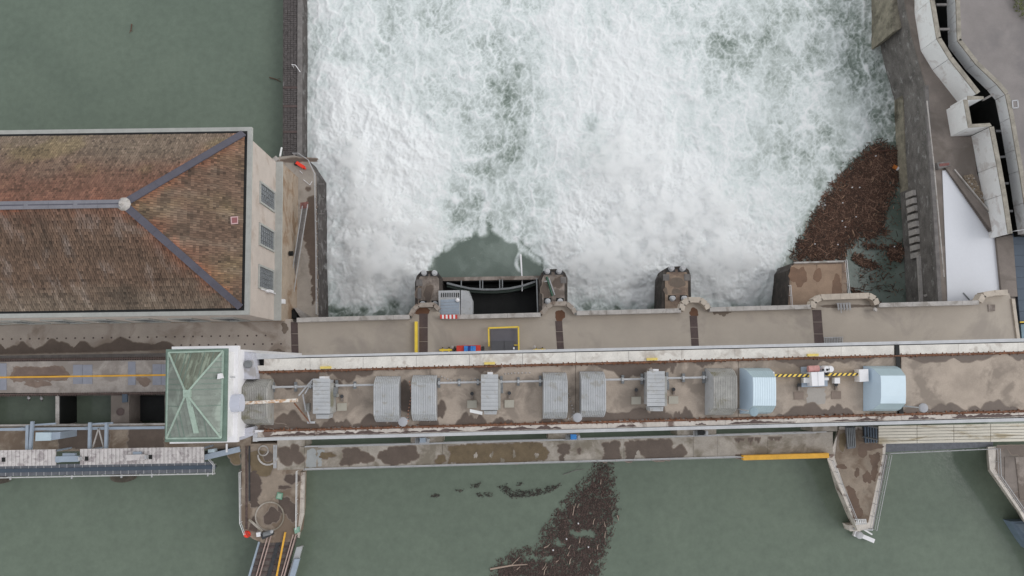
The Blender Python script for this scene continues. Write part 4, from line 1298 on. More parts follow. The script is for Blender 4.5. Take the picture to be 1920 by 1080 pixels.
shaft('drive shaft left of the shed with the open door', 820, 902, 718, [(823, 9), (861, 7), (896, 6)])
shaft('drive shaft right of the shed with the open door', 935, 1018, 716, [(940, 11), (972, 8), (1013, 10)])
shaft('drive shaft left of the shed beside the weathered hood', 1134, 1213, 712, [(1168, 8), (1204, 10)])
shaft('drive shaft between the shed and the weathered hood with brown specks', 1248, 1326, 709, [(1251, 11), (1282, 8), (1320, 11)])
# gear next to the sheds
for lab, x, y in (('dark brake gear on the right side of the shed near the tower', 629, 735), ('dark brake gear on the right side of the shed with the open door', 940, 728), ('dark brake gear right of the shed near the weathered hood', 1250, 722)):
    t = thing('brake_gear', lab, 'gear', W(x, y, ZB), 'brake gears beside the sheds')
    MB().px([(x - 4, y - 8), (x + 3, y - 8), (x + 3, y + 9), (x - 3, y + 9)], ZB + .5, ZB).build('frame', M['darksteel'], t)
    MB().tube(W(x - 3, y, ZB + 1), W(x + 3, y, ZB + 1), .55, 12).build('drum', M['greysteel'], t)
    MB().px([(x - 2, y + 2), (x + 4, y + 4), (x + 4, y + 9), (x - 2, y + 8)], ZB + 1.2, ZB + .5).build('motor', M['corr2'], t)
# cover plates with a lifting stub
for lab, x, y, m_ in (('pale square cover plate just right of the shed near the tower', 641, 763, 'plate'), ('pale square cover plate above the open door panel', 885, 758, 'plate'), ('pale square cover plate right of the shed with the open door', 955, 757, 'plate'),
                      ('pale square cover plate left of the shed by the weathered hood', 1193, 751, 'plate'), ('pale square cover plate right of the shed by the weathered hood', 1263, 750, 'plate'),
                      ('brown square cover plate left of the grey floor patch under the white cabinet', 1498, 742, 'deckp'), ('brown square cover plate right of the grey floor patch, below the white cube', 1568, 741, 'deckp')):
    t = thing('cover_plate', lab, 'cover plate', W(x, y, ZB), 'square cover plates in the bridge deck')
    hh = .12 if m_ == 'plate' else .06
    MB().px([(x - 9, y - 7), (x + 9, y - 7.4), (x + 9, y + 7), (x - 9, y + 7.4)], ZB + hh, ZB).build('plate', mat('pale_cover_plate', (158, 153, 142), var=.06) if m_ == 'plate' else mat('brown_cover_plate', (122, 109, 100), var=.1), t)
    MB().px([(x - 1.5, y - 17), (x + 2, y - 17), (x + 2, y - 10), (x - 1.5, y - 10)], ZB + .3, ZB).build('lifting_stub', M['pier'], t)
    MB().tube(W(x, y - 20, ZB), W(x, y - 20, ZB + .5), .2, 8).build('stub_end', M['darksteel'], t)
# lamp posts with flat disc heads, seen from above
def lamp(label, x, y, bx, by, m, r=.48):
    z = ZB + 4.8
    h = W(x, y, z); b = W(bx, by, ZB)
    t = thing('bridge_lamp', label, 'lamp', b, 'disc headed lamps of the hoist bridge')
    MB().tube(b, Vector((b.x, b.y, z - .1)), .09, 8, .06).build('pole', M['rail'], t)
    if (Vector((b.x, b.y, z)) - h).length > .2:
        MB().tube(Vector((b.x, b.y, z - .12)), Vector((h.x, h.y, z - .12)), .05).build('arm', M['rail'], t)
    MB().lathe(Vector((h.x, h.y, z - .2)), [(r * .4, -.1), (r, 0), (r, .1), (r * .85, .2), (r * .2, .26)], 20).build('lamp_head', m, t)
def nad(x, y, k=.938): return (930 + (x - 930) * k, 688 + (y - 688) * k)
lm = mat('lamp_grey', (148, 148, 152), var=.03, rough=.5, bump=0)
for lab, x, y in (('grey disc lamp between the two ribbed hoods left of mid bridge', 755, 791), ('grey disc lamp between the two ribbed hoods at mid bridge', 1083, 783), ('grey disc lamp over the near end of the smooth pale blue hood', 1414, 772), ('grey disc lamp on the bare bridge deck right of the dark joint', 1733, 765)):
    lamp(lab, x, y, *nad(x, y), lm if x != 1414 else mat('blue_grey_disc', (132, 148, 156), var=.03, bump=0))
# new drive with white cabinet and striped shaft covers
hz = bpy.data.materials.new('hazard_stripes'); hz.use_nodes = True
_n, _l = hz.node_tree.nodes, hz.node_tree.links
_g = _n.new('ShaderNodeNewGeometry'); _w = _n.new('ShaderNodeTexWave'); _w.wave_type = 'BANDS'; _w.bands_direction = 'DIAGONAL'
_w.inputs['Scale'].default_value = 1.15; _w.inputs['Distortion'].default_value = 0
_r = _n.new('ShaderNodeValToRGB'); _r.color_ramp.interpolation = 'CONSTANT'
_r.color_ramp.elements[0].color = lin((50, 46, 40)) + [1]; _r.color_ramp.elements[1].position = .5; _r.color_ramp.elements[1].color = lin((222, 188, 76)) + [1]
_m = _n.new('ShaderNodeMapping'); _m.inputs['Scale'].default_value = (1, -1, 0)
_l.new(_g.outputs['Position'], _m.inputs[0]); _l.new(_m.outputs[0], _w.inputs['Vector']); _l.new(_w.outputs[0], _r.inputs[0]); _l.new(_r.outputs[0], _n['Principled BSDF'].inputs['Base Color'])
for lab, x0_, x1_, y in (('striped yellow and black shaft cover between the left pale blue hood and white cabinet', 1453, 1519, 704), ('striped yellow and black shaft cover between the white cabinet and right pale blue hood', 1553, 1611, 702)):
    tag(MB().px([(x0_, y - 2.3), (x1_, y - 2.8), (x1_, y + 2.2), (x0_, y + 2.7)], ZB + .95, ZB + .02).build('shaft_cover', hz), lab, 'shaft cover', 'striped shaft covers')
t = thing('drive_cabinet', 'white drive cabinet with a pinkish motor on a grey base plate', 'cabinet', W(1530, 708, ZB))
MB().px([(1502, 688), (1551, 686), (1552, 724), (1503, 726)], ZB + .2, ZB).build('base_plate', M['bluesteel'], t)
MB().px([(1521, 698), (1545, 697), (1546, 723), (1523, 724)], ZB + 1.5, ZB + .2).build('cabinet_body', M['white'], t)
MB().px([(1533, 697.6), (1533.6, 697.6), (1534.6, 723.5), (1534, 723.5)], ZB + 1.52, ZB + 1.5).build('lid_joint', M['corr'], t)
MB().px([(1507, 708), (1521, 708), (1521, 718), (1507, 718)], ZB + .9, ZB + .2).build('side_box', M['white_dirty'], t)
MB().px([(1546, 708), (1554, 708), (1554, 713), (1546, 713)], ZB + .9, ZB + .2).build('side_box', M['white_dirty'], t)
MB().tube(W(1515, 692, ZB + .8), W(1535, 691, ZB + .8), .35, 10).build('motor', mat('pink_motor', (180, 134, 130), var=.2), t)
MB().px([(1522, 692), (1536, 692), (1536, 696), (1522, 696)], ZB + .6, ZB + .2).build('coupling', M['black'], t)
for x in (1543, 1551):
    e_ = MB().lathe(W(x, 692, ZB + .1), [(.38, 0), (.38, .8), (.3, 1.0)], 12).build('white_drum', M['white'], t)
    MB().disc(W(x, 693.4, ZB + 1.1), .13, .06, 8).build('plug', M['black'], e_)
tag(MB().px([(1565, 708), (1575, 708), (1575, 719), (1565, 719)], ZB + .7, ZB).build('white_cube', M['white']), 'small white cube standing on the deck right of the white cabinet', 'box')
stains(hb, ZB, [[(1513, 727), (1547, 726), (1549, 758), (1514, 760)]], mat('pale_grey_floor', (152, 146, 140), var=.08), name='floor_patch', dz=.0025)
tag(MB().px([(1440, 697), (1452, 697), (1453, 720), (1441, 720)], ZB + 1.0, ZB).build('equipment_box', M['white']), 'white box on the right side of the left pale blue hood', 'box')
tag(MB().px([(1611, 693), (1628, 692), (1629, 715), (1612, 716)], ZB + 1.2, ZB).build('equipment_box', M['white']), 'white box on the left side of the right pale blue hood', 'box')
# dotted chains lying over the deck
def chain(label, pts, r=.1, gap=.34, z=ZB + .06, m=None):
    P = [W(x, y, z) for x, y in pts]
    t = thing('chain', label, 'chain', P[0], 'dotted chains on the bridge deck')
    src = None
    for p, q in zip(P[:-1], P[1:]):
        n = max(1, int((q - p).length / gap)); d = (q - p) / n
        for k in range(n):
            if src is None:
                src = MB().lathe(p + Vector((0, 0, -r)), [(r * .6, 0), (r, r), (r * .5, r * 1.8)], 6).build('link', m or M['parapet'], t); s0 = p.copy()
            else: share(src, 'link', t, p + d * k - s0)
chain('dotted red and white chain between the two ribbed hoods left of mid bridge', [(768, 716), (772, 740), (766, 770), (764, 795)], m=mat('reddish_white_plastic', (196, 150, 130), var=.3))
chain('dotted white chain running to the lamp disc at mid bridge', [(1066, 738), (1072, 760), (1078, 778), (1066, 785), (1060, 795)])
chain('dotted white chain sagging above the drive shaft right of the open door shed', [(947, 701), (965, 699.5), (1000, 698.5)])
chain('dotted white chain above the drive shaft left of the open door shed', [(828, 706), (845, 713), (876, 714), (898, 708)])
# rusty beam and thin derrick beside the tower
t = thing('derrick', 'thin grey derrick frame with a long rusty beam reaching over the ribbed hood', 'derrick', W(570, 750, ZB))
MB().bar(W(452, 756, ZB + 3), W(558, 750, ZB + 3), .32, .35).build('rusty_beam', mat('flaky_rust', (176, 140, 108), var=.4, scale=3, blot=(206, 200, 192), blot_amt=.5, blot_scale=1.5), t)
MB().bar(W(552, 756, ZB + 3), W(582, 793, ZB + .3), .12, .12).build('stay', M['rust'], t)
for p, q in (((572, 738), (585, 716)), ((568, 740), (574, 772)), ((577, 772), (582, 793)), ((560, 742), (586, 712))):
    MB().bar(W(*p, ZB + 1.6), W(*q, ZB + .3), .14, .14).build('strut', M['rail'], t)
MB().px([(571, 757), (580, 756), (580, 772), (571, 773)], ZB + .5, ZB).build('foot_box', M['corr2'], t)
MB().px([(576, 790), (590, 790), (590, 794), (576, 794)], ZB + .25, ZB).build('foot_plate', M['edge'], t)
tag(MB().px([(478, 806), (491, 807), (491, 810), (478, 811)], ZB + .9, ZB + .3).build('floodlight', M['white']), 'small white floodlight on the bridge rail by the tower', 'floodlight')

# ================================================================ GREEN ROOFED TOWER
tw = thing('crane_house', 'white tower with a square green metal hip roof at the end of the hoist bridge', 'tower', W(385, 740, 0))
ZS = 26.5
sl = [(322, 650), (447, 648), (445, 829), (318, 832)]
slW = [W(x, y, ZS) for x, y in sl]
MB().prism(slW, ZS, ZS - .6).build('roof_slab', M['white'], tw)
MB().prism(inset(slW, .35), ZS - .6, -1.3).build('tower_wall', M['white'], tw)
ZG = 29.3
gr = [W(311, 655, ZG), W(427, 653, ZG), W(424, 828, ZG), W(309, 829, ZG)]
MB().prism(inset(gr, .3), ZG - .1, ZS).build('upper_wall', M['white_dirty'], tw)
MB().prism(gr, ZG, ZG - .3).build('eave', M['green_dark'], tw)
gi = [W(317, 661, ZG + .05), W(419, 658, ZG + .05), W(415, 821, ZG + .05), W(313, 822, ZG + .05)]
ap = W(350, 738, ZG + 2.6)
cc = sum(gi, Vector()) / 4
def sheets(A, B, m, n, jit):
    """standing seam sheets, square to the eave and cut off along the hips"""
    rr = random.Random(jit)
    u = B - A
    sa = (ap - A).dot(u) / u.length_squared
    upv = ap - A - u * sa
    nr = u.cross(upv).normalized()
    if nr.z < 0: nr = -nr
    hgt = lambda s: max(0.0, min(1.0, s / sa if s < sa else (1 - s) / (1 - sa)))
    for k in range(n):
        s0, s1 = (k + .02) / n, (k + .98) / n
        ss = [s0, s1] if not s0 < sa < s1 else [s0, sa, s1]
        low = [A + u * s0, A + u * s1]
        hi = [A + u * s + upv * hgt(s) * .985 for s in reversed(ss)]
        ol = low + hi
        off = nr * (.05 + rr.uniform(-.006, .008))
        N_ = len(ol)
        MB().add([p + off for p in ol] + ol, [tuple(range(N_))] + [(i, i + N_, (i + 1) % N_ + N_, (i + 1) % N_) for i in range(N_)]).build('roof_sheet', m, tw)
        if k: 
            q0 = A + u * (k / n); q1 = q0 + upv * hgt(k / n) * .97
            MB().bar(q0 + nr * .06, q1 + nr * .06, .06, .05).build('seam', M['green_dark'] if rr.random() < .55 else m, tw)
MB().add(gi + [ap - Vector((0, 0, .05))], [(0, 1, 4), (1, 2, 4), (2, 3, 4), (3, 0, 4)]).build('roof_core', M['green'], tw)
sheets(gi[1], gi[0], M['green_brown'], 12, 1)
sheets(gi[2], gi[1], M['green'], 16, 2)
sheets(gi[3], gi[2], M['green'], 12, 3)
sheets(gi[0], gi[3], M['green'], 16, 4)
for p in gi:
    MB().bar(p + Vector((0, 0, .12)), ap + Vector((0, 0, .12)), .16, .1).build('hip_cap', M['green_light'], tw)
for p, q in zip(gi, gi[1:] + gi[:1]):
    MB().bar(p + Vector((0, 0, .1)), q + Vector((0, 0, .1)), .16, .12).build('eave_strip', M['green_light'], tw)
MB().px([(344, 731), (357, 731), (357, 744), (344, 744)], ZG + 2.7, ZG + 2.2, ZG + 2.6).build('cap', M['green_light'], tw)
MB().bar(W(352, 742, ZG + 2.5), W(368, 812, ZG + .5), .5, .08).build('flashing', M['green_light'], tw)
MB().tube(W(405, 705, ZG + .3), W(440, 707, ZS + .4), .1).build('mast', M['rail'], tw)
MB().px([(408, 701), (413, 700), (416, 709), (407, 711)], ZG + .9, ZG + .3).build('floodlight', M['white'], tw)
MB().tube(W(430, 725, ZS + .3), W(430, 719, ZS + .3), .2).build('bracket', M['corr'], tw)
MB().tube(W(428, 757, ZS + .35), W(454, 755, ZS + .35), .88, 24).build('round_duct', M['duct'], tw, smooth=False)
MB().px([(449, 657), (471, 662), (478, 700), (478, 711), (449, 711)], ZB + 1.6, ZB - 1).build('wing_wall', M['lightgrey'], tw)
MB().px([(445, 806), (475, 800), (476, 815), (445, 827)], ZB + 1.2, ZB - 1).build('wing_wall', M['lightgrey'], tw)
MB().lathe(W(466, 683, ZB + 1.6), [(.42, 0), (.42, .3), (.36, .4)], 18).build('vent_cover', M['greysteel'], tw)
# ================================================================ things on the road
t = thing('lift_shelter', 'slate grey kiosk with a flat roof inside a yellow pipe frame on the road', 'kiosk', W(945, 640, 0))
MB().px([(920, 617), (971, 616), (971, 662), (921, 662)], .4, 0).build('platform', M['greypaint'], t)
MB().px([(921, 639), (945, 639), (945, 664), (921, 664)], 1.6, .4).build('roof_panel', M['greydark'], t)
MB().px([(945.6, 639), (963, 638.5), (963, 664), (945.6, 664)], 1.65, .4).build('roof_panel', M['greydark'], t)
for p, q in (((917, 649), (916, 615)), ((916, 615), (972, 613)), ((972, 613), (973, 662))):
    MB().bar(W(*p, 1.2), W(*q, 1.2), .2, .2).build('frame_tube', M['yellow'], t)
for x, y in ((917, 649), (916, 615), (972, 613)):
    MB().tube(W(x, y, 0), W(x, y, 1.2), .08).build('frame_post', M['yellow'], t)
MB().px([(964, 646), (973, 646), (973, 648), (964, 648)], 1.0, .6).build('cross_tube', M['yellow'], t)
MB().px([(962, 651), (965, 651), (965, 655), (962, 655)], 1.9, 1.6).build('latch', M['white'], t)
t = thing('tarped_trailer', 'low red trailer with blue strapped load half under the hoist bridge', 'trailer', W(878, 655, 0))
MB().px([(856, 648), (901, 647), (901, 664), (856, 664)], 1.3, .5).build('body', M['red'], t)
for x0_, x1_, m_ in ((870, 877, 'bluepaint'), (877.4, 882, 'bluedark'), (882.4, 886, 'bluepaint'), (886.4, 892, 'bluepaint')):
    MB().px([(x0_, 648.6), (x1_, 648.5), (x1_, 664), (x0_, 664)], 1.55, 1.3).build('tarp', M[m_], t)
for x in (851, 905):
    MB().tube(W(x - 2, 655, .4), W(x + 3, 655, .4), .4, 14).build('wheel', M['darksteel'], t)
MB().px([(846, 652), (856, 652), (856, 658), (846, 658)], .7, .5).build('drawbar', M['rust'], t)
for lab, x in (('yellow wheeled dolly left of the red trailer', 836), ('yellow wheeled dolly right of the grey kiosk', 1011)):
    t = thing('dolly', lab, 'dolly', W(x, 656, 0), 'yellow dollies on the road')
    MB().bar(W(x - 12, 656.5, .6), W(x + 12, 656, .6), .25, .2).build('cross_beam', M['yellow'], t)
    for d in (-6, 6):
        MB().bar(W(x + d, 653.5, .5), W(x + d, 664, .5), .2, .2).build('side_beam', M['yellow'], t)
        MB().tube(W(x + d - 1, 655, .3), W(x + d + 1, 655, .3), .3, 10).build('wheel', M['black'], t)
    MB().lathe(W(x - 9 if x > 900 else x + 12, 651, .6), [(.2, 0), (.24, .2), (.1, .3)], 10).build('knob', M['parapet'], t)
tag(MB().bar(W(780.5, 603, .5), W(780.5, 662, .5), .38, .6).build('yellow_beam', M['yellow']), 'long yellow beam lying across the road at the first joint', 'beam')
t = thing('bollard_lamp', 'small round pale lamp at the end of the wide tan bay', 'lamp', W(1640, 579, 0))
MB().tube(W(1640, 581, 0), W(1640, 581, .8), .1).build('post', M['rail'], t)
MB().lathe(W(1640, 581, .8), [(.25, 0), (.32, .15), (.2, .35)], 12).build('head', M['parapet'], t)
t = thing('bicycle_rack', 'grey metal bicycle rack with curved hoops in the wide tan bay', 'rack', W(1582, 573, 0))
MB().bar(W(1568, 569, .1), W(1594, 568, .1), .1, .1).build('base_bar', M['rail'], t)
for k in range(5):
    x = 1570 + 5.4 * k
    MB().tube(W(x, 568, .7), W(x + 2, 582 + (k == 1) * 5, .5), .06).tube(W(x + 2, 568, .7), W(x + 3.4, 580, .5), .06).build('hoop', M['rail'], t)
t = thing('steel_grid', 'pale grey grid panel leaning on the road edge near the bridge', 'grid panel', W(1562, 638, 0))
for k in range(12): MB().bar(W(1546 + 3 * k, 633, .1), W(1546.5 + 3 * k, 644, .1), .08, .08).build('bar', M['rail'], t)
MB().bar(W(1545, 633, .12), W(1581, 632, .12), .08, .08).build('edge_bar', M['rail'], t)
tag(MB().px([(1853, 571), (1866, 571), (1866, 583), (1854, 584)], .12, .0).build('drain_cover', M['pier']), 'dark square drain cover at the last bay of the road', 'drain cover')

# ================================================================ INTAKE DECK and rake machines on the left
ZI = 2.5
it = thing('intake_deck', 'concrete intake deck with grey hatch plates and dark water wells, left of the tower', 'deck', W(150, 760, -1.5))
MB().px([(-160, 680), (322, 675), (322, 737), (-160, 741)], ZI, -3).build('deck_slab', M['intake'], it)
MB().px([(-160, 669), (322, 662), (322, 670), (-160, 677)], 1.0, -1.3).build('step_wall', M['coping'], it)
for (xa, xb, yb, m_) in ((-160, -60, 798, 'pier'), (104, 111, 798, 'parapet'), (208, 242, 800, 'path'), (309, 325, 800, 'pier')):
    MB().px([(xa, 737), (xb, 737), (xb, yb), (xa, yb)], ZI - .02, -6).build('well_divider', M[m_], it)
MB().px([(-160, 803), (325, 797), (470, 795), (470, 842), (-160, 850)], ZI - .04, -3).build('south_slab', M['brownpier'], it)
MB().px([(-160, 797.5), (322, 793.5), (322, 797), (-160, 801)], ZI + .5, ZI - .02).build('well_kerb', M['parapet'], it)
MB().px([(245, 744), (310, 744), (310, 792), (245, 792)], -0.6, -1.4, 2).build('well_shade_sheet', M['black'], it)  # added black sheet standing in for the darkness of the deep well
MB().px([(-60, 737), (108, 737), (108, 739), (-60, 740)], ZI + .02, -4).build('well_lining', M['black'], it)
for xa, xb in ((-60, -58), (111, 113)):
    MB().px([(xa, 741), (xb, 741), (xb, 796), (xa, 796)], ZI - .05, -4).build('well_lining', M['black'], it)
for f, b in ((672, 'n'), (738, 's')):
    MB().bar(W(-160, f + 4.5 if b == 'n' else f + 3.5, ZI + .15), W(320, f - .5 if b == 'n' else f - 1, ZI + .15), .14, .22).build('crane_rail', M['darkrail'], it)
    src = None
    for k in range(75):
        x = -20 + 4.5 * k; y = (f + 3 if b == 'n' else f + 3) - .0105 * (x + 20)
        p = W(x, y, ZI)
        if src is None:
            src = MB().bar(p + Vector((0, -.2, .08)), p + Vector((0, .2, .08)), .15, .14).build('rail_clip', M['darkrail'], it); s0 = p.copy()
        else: share(src, 'rail_clip', it, p - s0)
for x0_, y0_, x1_, y1_ in ((-40, 682, 12, 732), (137, 684, 154, 720), (154.6, 684, 173, 720), (240, 678, 254, 722), (286, 683, 302, 722), (302.6, 683, 320, 722)):
    MB().rect(x0_, y0_, x1_, y1_, ZI + .06, ZI, -.015).build('hatch_plate', mat('blue_grey_plate', (134, 136, 146), var=.1, rough=.5), it)
stains(it, ZI, [[(26, 688), (118, 686), (130, 700), (126, 714), (22, 716), (18, 704)], blob(70, 720, 22, 7, seed=5), blob(270, 715, 14, 8, seed=6)], mat('brown_floor_stain', (122, 106, 96), rough=.7))
stains(it, ZI, [[(30, 690), (115, 688), (124, 704), (24, 708)]], mat('brown_floor_stain_dark', (112, 96, 88), rough=.6), dz=.008)
stains(it, ZI - .04, [[(110, 806), (205, 804), (205, 838), (110, 842)], [(242, 803), (308, 802), (308, 838), (240, 840)]], M['wet'])
MB().bar(W(-160, 710, ZI + .012 + .04), W(322, 703, ZI + .012 + .04), .22, .08).build('yellow_line', M['orange'], it)
MB().lathe(W(226, 772, ZI - .02), [(.5, 0), (.5, .12), (.42, .14)], 18).build('manhole', M['joint'], it)
MB().px([(229, 739), (238, 739), (238, 754), (229, 755)], ZI + .3, ZI - .02).build('pump_box', M['slate'], it)
for lab, x, y in (('small white bird resting on the water in the left well', 55, 746), ('second small white bird floating right beside the first one', 79, 747)):
    p = W(x, y, Z_FB)
    t = thing('gull', lab, 'bird', p, 'white birds on the well water')
    MB().lathe(p, [(.12, -.05), (.22, .08), (.2, .2), (.05, .27)], 10).build('body', M['white'], t, smooth=True)
    MB().tube(p + Vector((0, .1, .22)), p + Vector((.02, .3, .36)), .08, 8, .06).build('head', M['white'], t)
    MB().bar(p + Vector((0, -.15, .15)), p + Vector((.05, -.45, .13)), .14, .05).build('tail', M['coping'], t)
# portal frame of pale beams
t = thing('gantry_frame', 'pale blue grey steel gantry frame over the intake wells', 'gantry', W(150, 800, ZI))
ZGf = 6.0
MB().bar(W(-160, 807, ZGf), W(309, 801.5, ZGf), .34, .4).build('long_beam', M['bluesteel'], t)
for p, q in (((61, 790), (57, 845)), ((52, 797), (51, 845)), ((169, 792), (168, 842)), ((200, 792), (199, 842))):
    MB().bar(W(*p, ZGf + .5), W(*q, ZGf + .5), .34, .34).build('cross_beam', M['bluesteel'], t)
for p, q in (((60, 797), (105, 794)), ((170, 795), (212, 793))):
    MB().bar(W(*p, ZGf), W(*q, ZGf), .2, .2).build('brace', M['bluesteel'], t)
for p, q in (((185, 803), (173, 842)), ((185, 803), (195, 842))):
    MB().bar(W(*p, ZGf + .3), W(*q, ZGf + .3), .14, .14).build('diagonal', M['parapet'], t)
for x, y in ((57, 800), (169, 800), (200, 800)):
    MB().tube(W(x, y, ZI), Vector((W(x, y, ZI).x, W(x, y, ZI).y, ZGf)), .12).build('leg', M['bluesteel'], t)
t = thing('switch_cabinet', 'pale blue cabinet hanging at the gantry frame above the brown slab', 'cabinet', W(90, 820, ZI))
MB().px([(67, 811), (95, 811), (95, 826), (66, 827)], 6.5, ZI).build('cabinet_body', mat('pale_blue_box', (172, 186, 194), var=.05, bump=0), t)
MB().px([(95.5, 811), (113, 810), (113, 823), (95.5, 825)], 6.3, ZI).build('cabinet_door', M['bluesteel'], t)
# long ribbed canopy roofs over the trash rakes
def canopy(label, x0, x1, ya, yb, m, z=7.0, holes=()):
    t = thing('rake_canopy', label, 'canopy', W((x0 + x1) / 2, (ya + yb) / 2, ZI), 'pale ribbed canopies over the trash rakes')
    n = max(3, round((x1 - x0) / 7.6))
    f = lambda x: -.018 * (x - x0)
    rr = random.Random(int(x1))
    for k in range(n):
        a, b = x0 + (x1 - x0) * k / n, x0 + (x1 - x0) * (k + 1) / n - .9
        dz = rr.uniform(0, .06)
        MB().px([(a, ya + f(a)), (b, ya + f(b)), (b, yb + f(b)), (a, yb + f(a))], z + .12 + dz, z).build('roof_strip', m, t)
    MB().px([(x0, ya + 1), (x1 - 1, ya + 1 + f(x1)), (x1 - 1, yb - 1 + f(x1)), (x0, yb - 1)], z, z - .25, z).build('roof_base', M['coping'], t)
    for hx, hy in holes:
        MB().px([(hx - 3, hy - 4), (hx + 3, hy - 4), (hx + 3, hy + 4), (hx - 3, hy + 4)], z + .24, z + .1).build('opening', M['black'], t)
    for x in (x0 + 8, x1 - 8):
        for y in (ya + 4, yb - 4):
            p = W(x, y + f(x), z - .2)
            MB().tube(Vector((p.x, p.y, ZI - 1.2)), p, .12).build('leg', M['bluesteel'], t)
    return t
rib = mat('pale_ribbed_roof', (186, 180, 178), var=.16, scale=1.5, blot=(150, 142, 142), blot_amt=.35, blot_scale=1.2, bump=0, rough=.6)
canopy('left pale ribbed canopy, cut by the edge of the view', -90, 105, 846, 876, rib, holes=((6, 862),))
canopy('right pale ribbed canopy between the gap and the tower', 150, 383, 842, 872, rib, holes=((162, 860), (282, 857)))
for lab, xs, y in (('blue steel rake arm in the gap between the two canopies', (105, 148), 861), ('short pale rake trolley on top of the right canopy', (237, 273), 858)):
    t = thing('trash_rake', lab, 'rake', W(xs[0], y, 7.2), 'trash rake arms')
    MB().bar(W(xs[0], y, 7.5), W(xs[1], y - 1, 7.5), .7, .3).build('arm', M['bluesteel'] if y > 860 else rib, t)
    MB().px([(xs[0] + 12, y - 11), (xs[1] - 8, y - 11), (xs[1] - 8, y - 4), (xs[0] + 12, y - 4)], 7.4, 6.9).build('motor', M['bluesteel'], t)
    MB().px([(xs[1] - 2, y - 4), (xs[1] + 1, y - 4), (xs[1] + 1, y + 3), (xs[1] - 2, y + 3)], 7.8, 7.2).build('stop', M['rail'], t)
t = thing('discharge_chute', 'blue grey sloping chute between the right canopy and the tower foot', 'chute', W(410, 850, ZI))
MB().bar(W(382, 858, 5.5), W(450, 842, 4.5), .7, .4).build('chute', M['bluesteel'], t)
MB().px([(390, 843), (402, 842), (402, 848), (390, 849)], 5.5, 4.5).build('motor', mat('pale_blue_box', (172, 186, 194)), t)
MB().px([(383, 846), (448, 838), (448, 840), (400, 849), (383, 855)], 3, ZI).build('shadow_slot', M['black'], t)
MB().tube(W(425, 832, 6), W(425, 848, 6), .12).build('hanger', M['white'], t)
# grated service walkway along the water
t = thing('grated_walkway', 'dark grated walkway with a handrail along the water below the canopies', 'walkway', W(200, 885, 1))
for k in range(34):
    a = -90 + 14.4 * k; b = a + 13.6
    if b > 405: break
    f = lambda x: -.018 * (x + 90)
    MB().px([(a, 874 + f(a)), (b, 874 + f(b)), (b, 895 + f(b)), (a, 895 + f(a))], 1.6, 1.45).build('grating_panel', M['grate'], t)
    MB().bar(W(b + .4, 874 + f(b), 1.62), W(b + .4, 895 + f(b), 1.62), .07, .06).build('cross_bar', M['rail'], t)
MB().bar(W(-90, 884.5, 1.66), W(404, 875.6, 1.66), .5, .05).build('kick_strip', M['slate'], t)
for x in (20, 135, 228, 285, 390):
    p = W(x, 888 - .018 * (x + 90) + 5, 1.4)
    MB().bar(p + Vector((0, .2, 0)), p + Vector((0, -.6, 0)), .16, .2).build('bracket', M['rail'], t)
    MB().tube(Vector((p.x, p.y + .3, -4)), Vector((p.x, p.y + .3, 1.4)), .12).build('leg', M['greysteel'], t)
railing('handrail on the water side of the dark grated walkway', [(-90, 896), (404, 886.5)], 1.6, 1.0, 2.4, M['white_dirty'])
railing('handrail closing the right end of the dark grated walkway', [(394, 858), (405, 870), (404, 888)], 1.6, 1.0, 1.2, M['white_dirty'])
t = thing('intake_pier_nose', 'rounded dark pier nose showing below the grated walkway', 'pier', W(227, 900, -6))
MB().px(blob(228, 896, 22, 9, 20, 1, .05), -.6, -8).build('nose', M['algae'], t)
t2 = thing('intake_pier_nose', 'rounded dark pier nose at the left edge of the view under the walkway', 'pier', W(0, 900, -6))
MB().px(blob(-8, 900, 22, 8, 20, 1, .05), -.6, -8).build('nose', M['algae'], t2)

# ================================================================ SERVICE WALKWAY upstream of the bridge
sw = thing('service_walkway', 'stained concrete walkway along the calm water in front of the weir', 'walkway', W(1050, 850, -1.5))
ZW = 2.5
def yk(x): return 880 - .0286 * (x - 570)
xs = [520, 571, 690, 772, 830, 945, 1050, 1170, 1300, 1345, 1440, 1562]
for a, b in zip(xs[:-1], xs[1:]):
    b -= .5
    MB().px([(a, yk(a) - 42), (b, yk(b) - 42), (b, yk(b)), (a, yk(a))], ZW, ZW - .9).build('walkway_slab', M['walk'], sw)
MB().px([(571, yk(571) - 1.6), (1550, yk(1550) - 1.6), (1550, yk(1550) + .6), (571, yk(571) + .6)], ZW + .12, ZW - .9).build('edge_kerb', M['edge'], sw)
MB().px([(571, yk(571) - 43), (1550, yk(1550) - 43), (1550, yk(1550) - 41.4), (571, yk(571) - 41.4)], ZW + .12, ZW - .9).build('edge_kerb', M['edge'], sw)
for a, b in ((520, 571), (770, 830), (1028, 1086), (1270, 1343), (1524, 1570)):
    MB().px([(a, yk(a) - 43), (b, yk(b) - 43), (b, 760), (a, 765)], ZW - .02, -8).build('pier_block', M['walk'], sw)
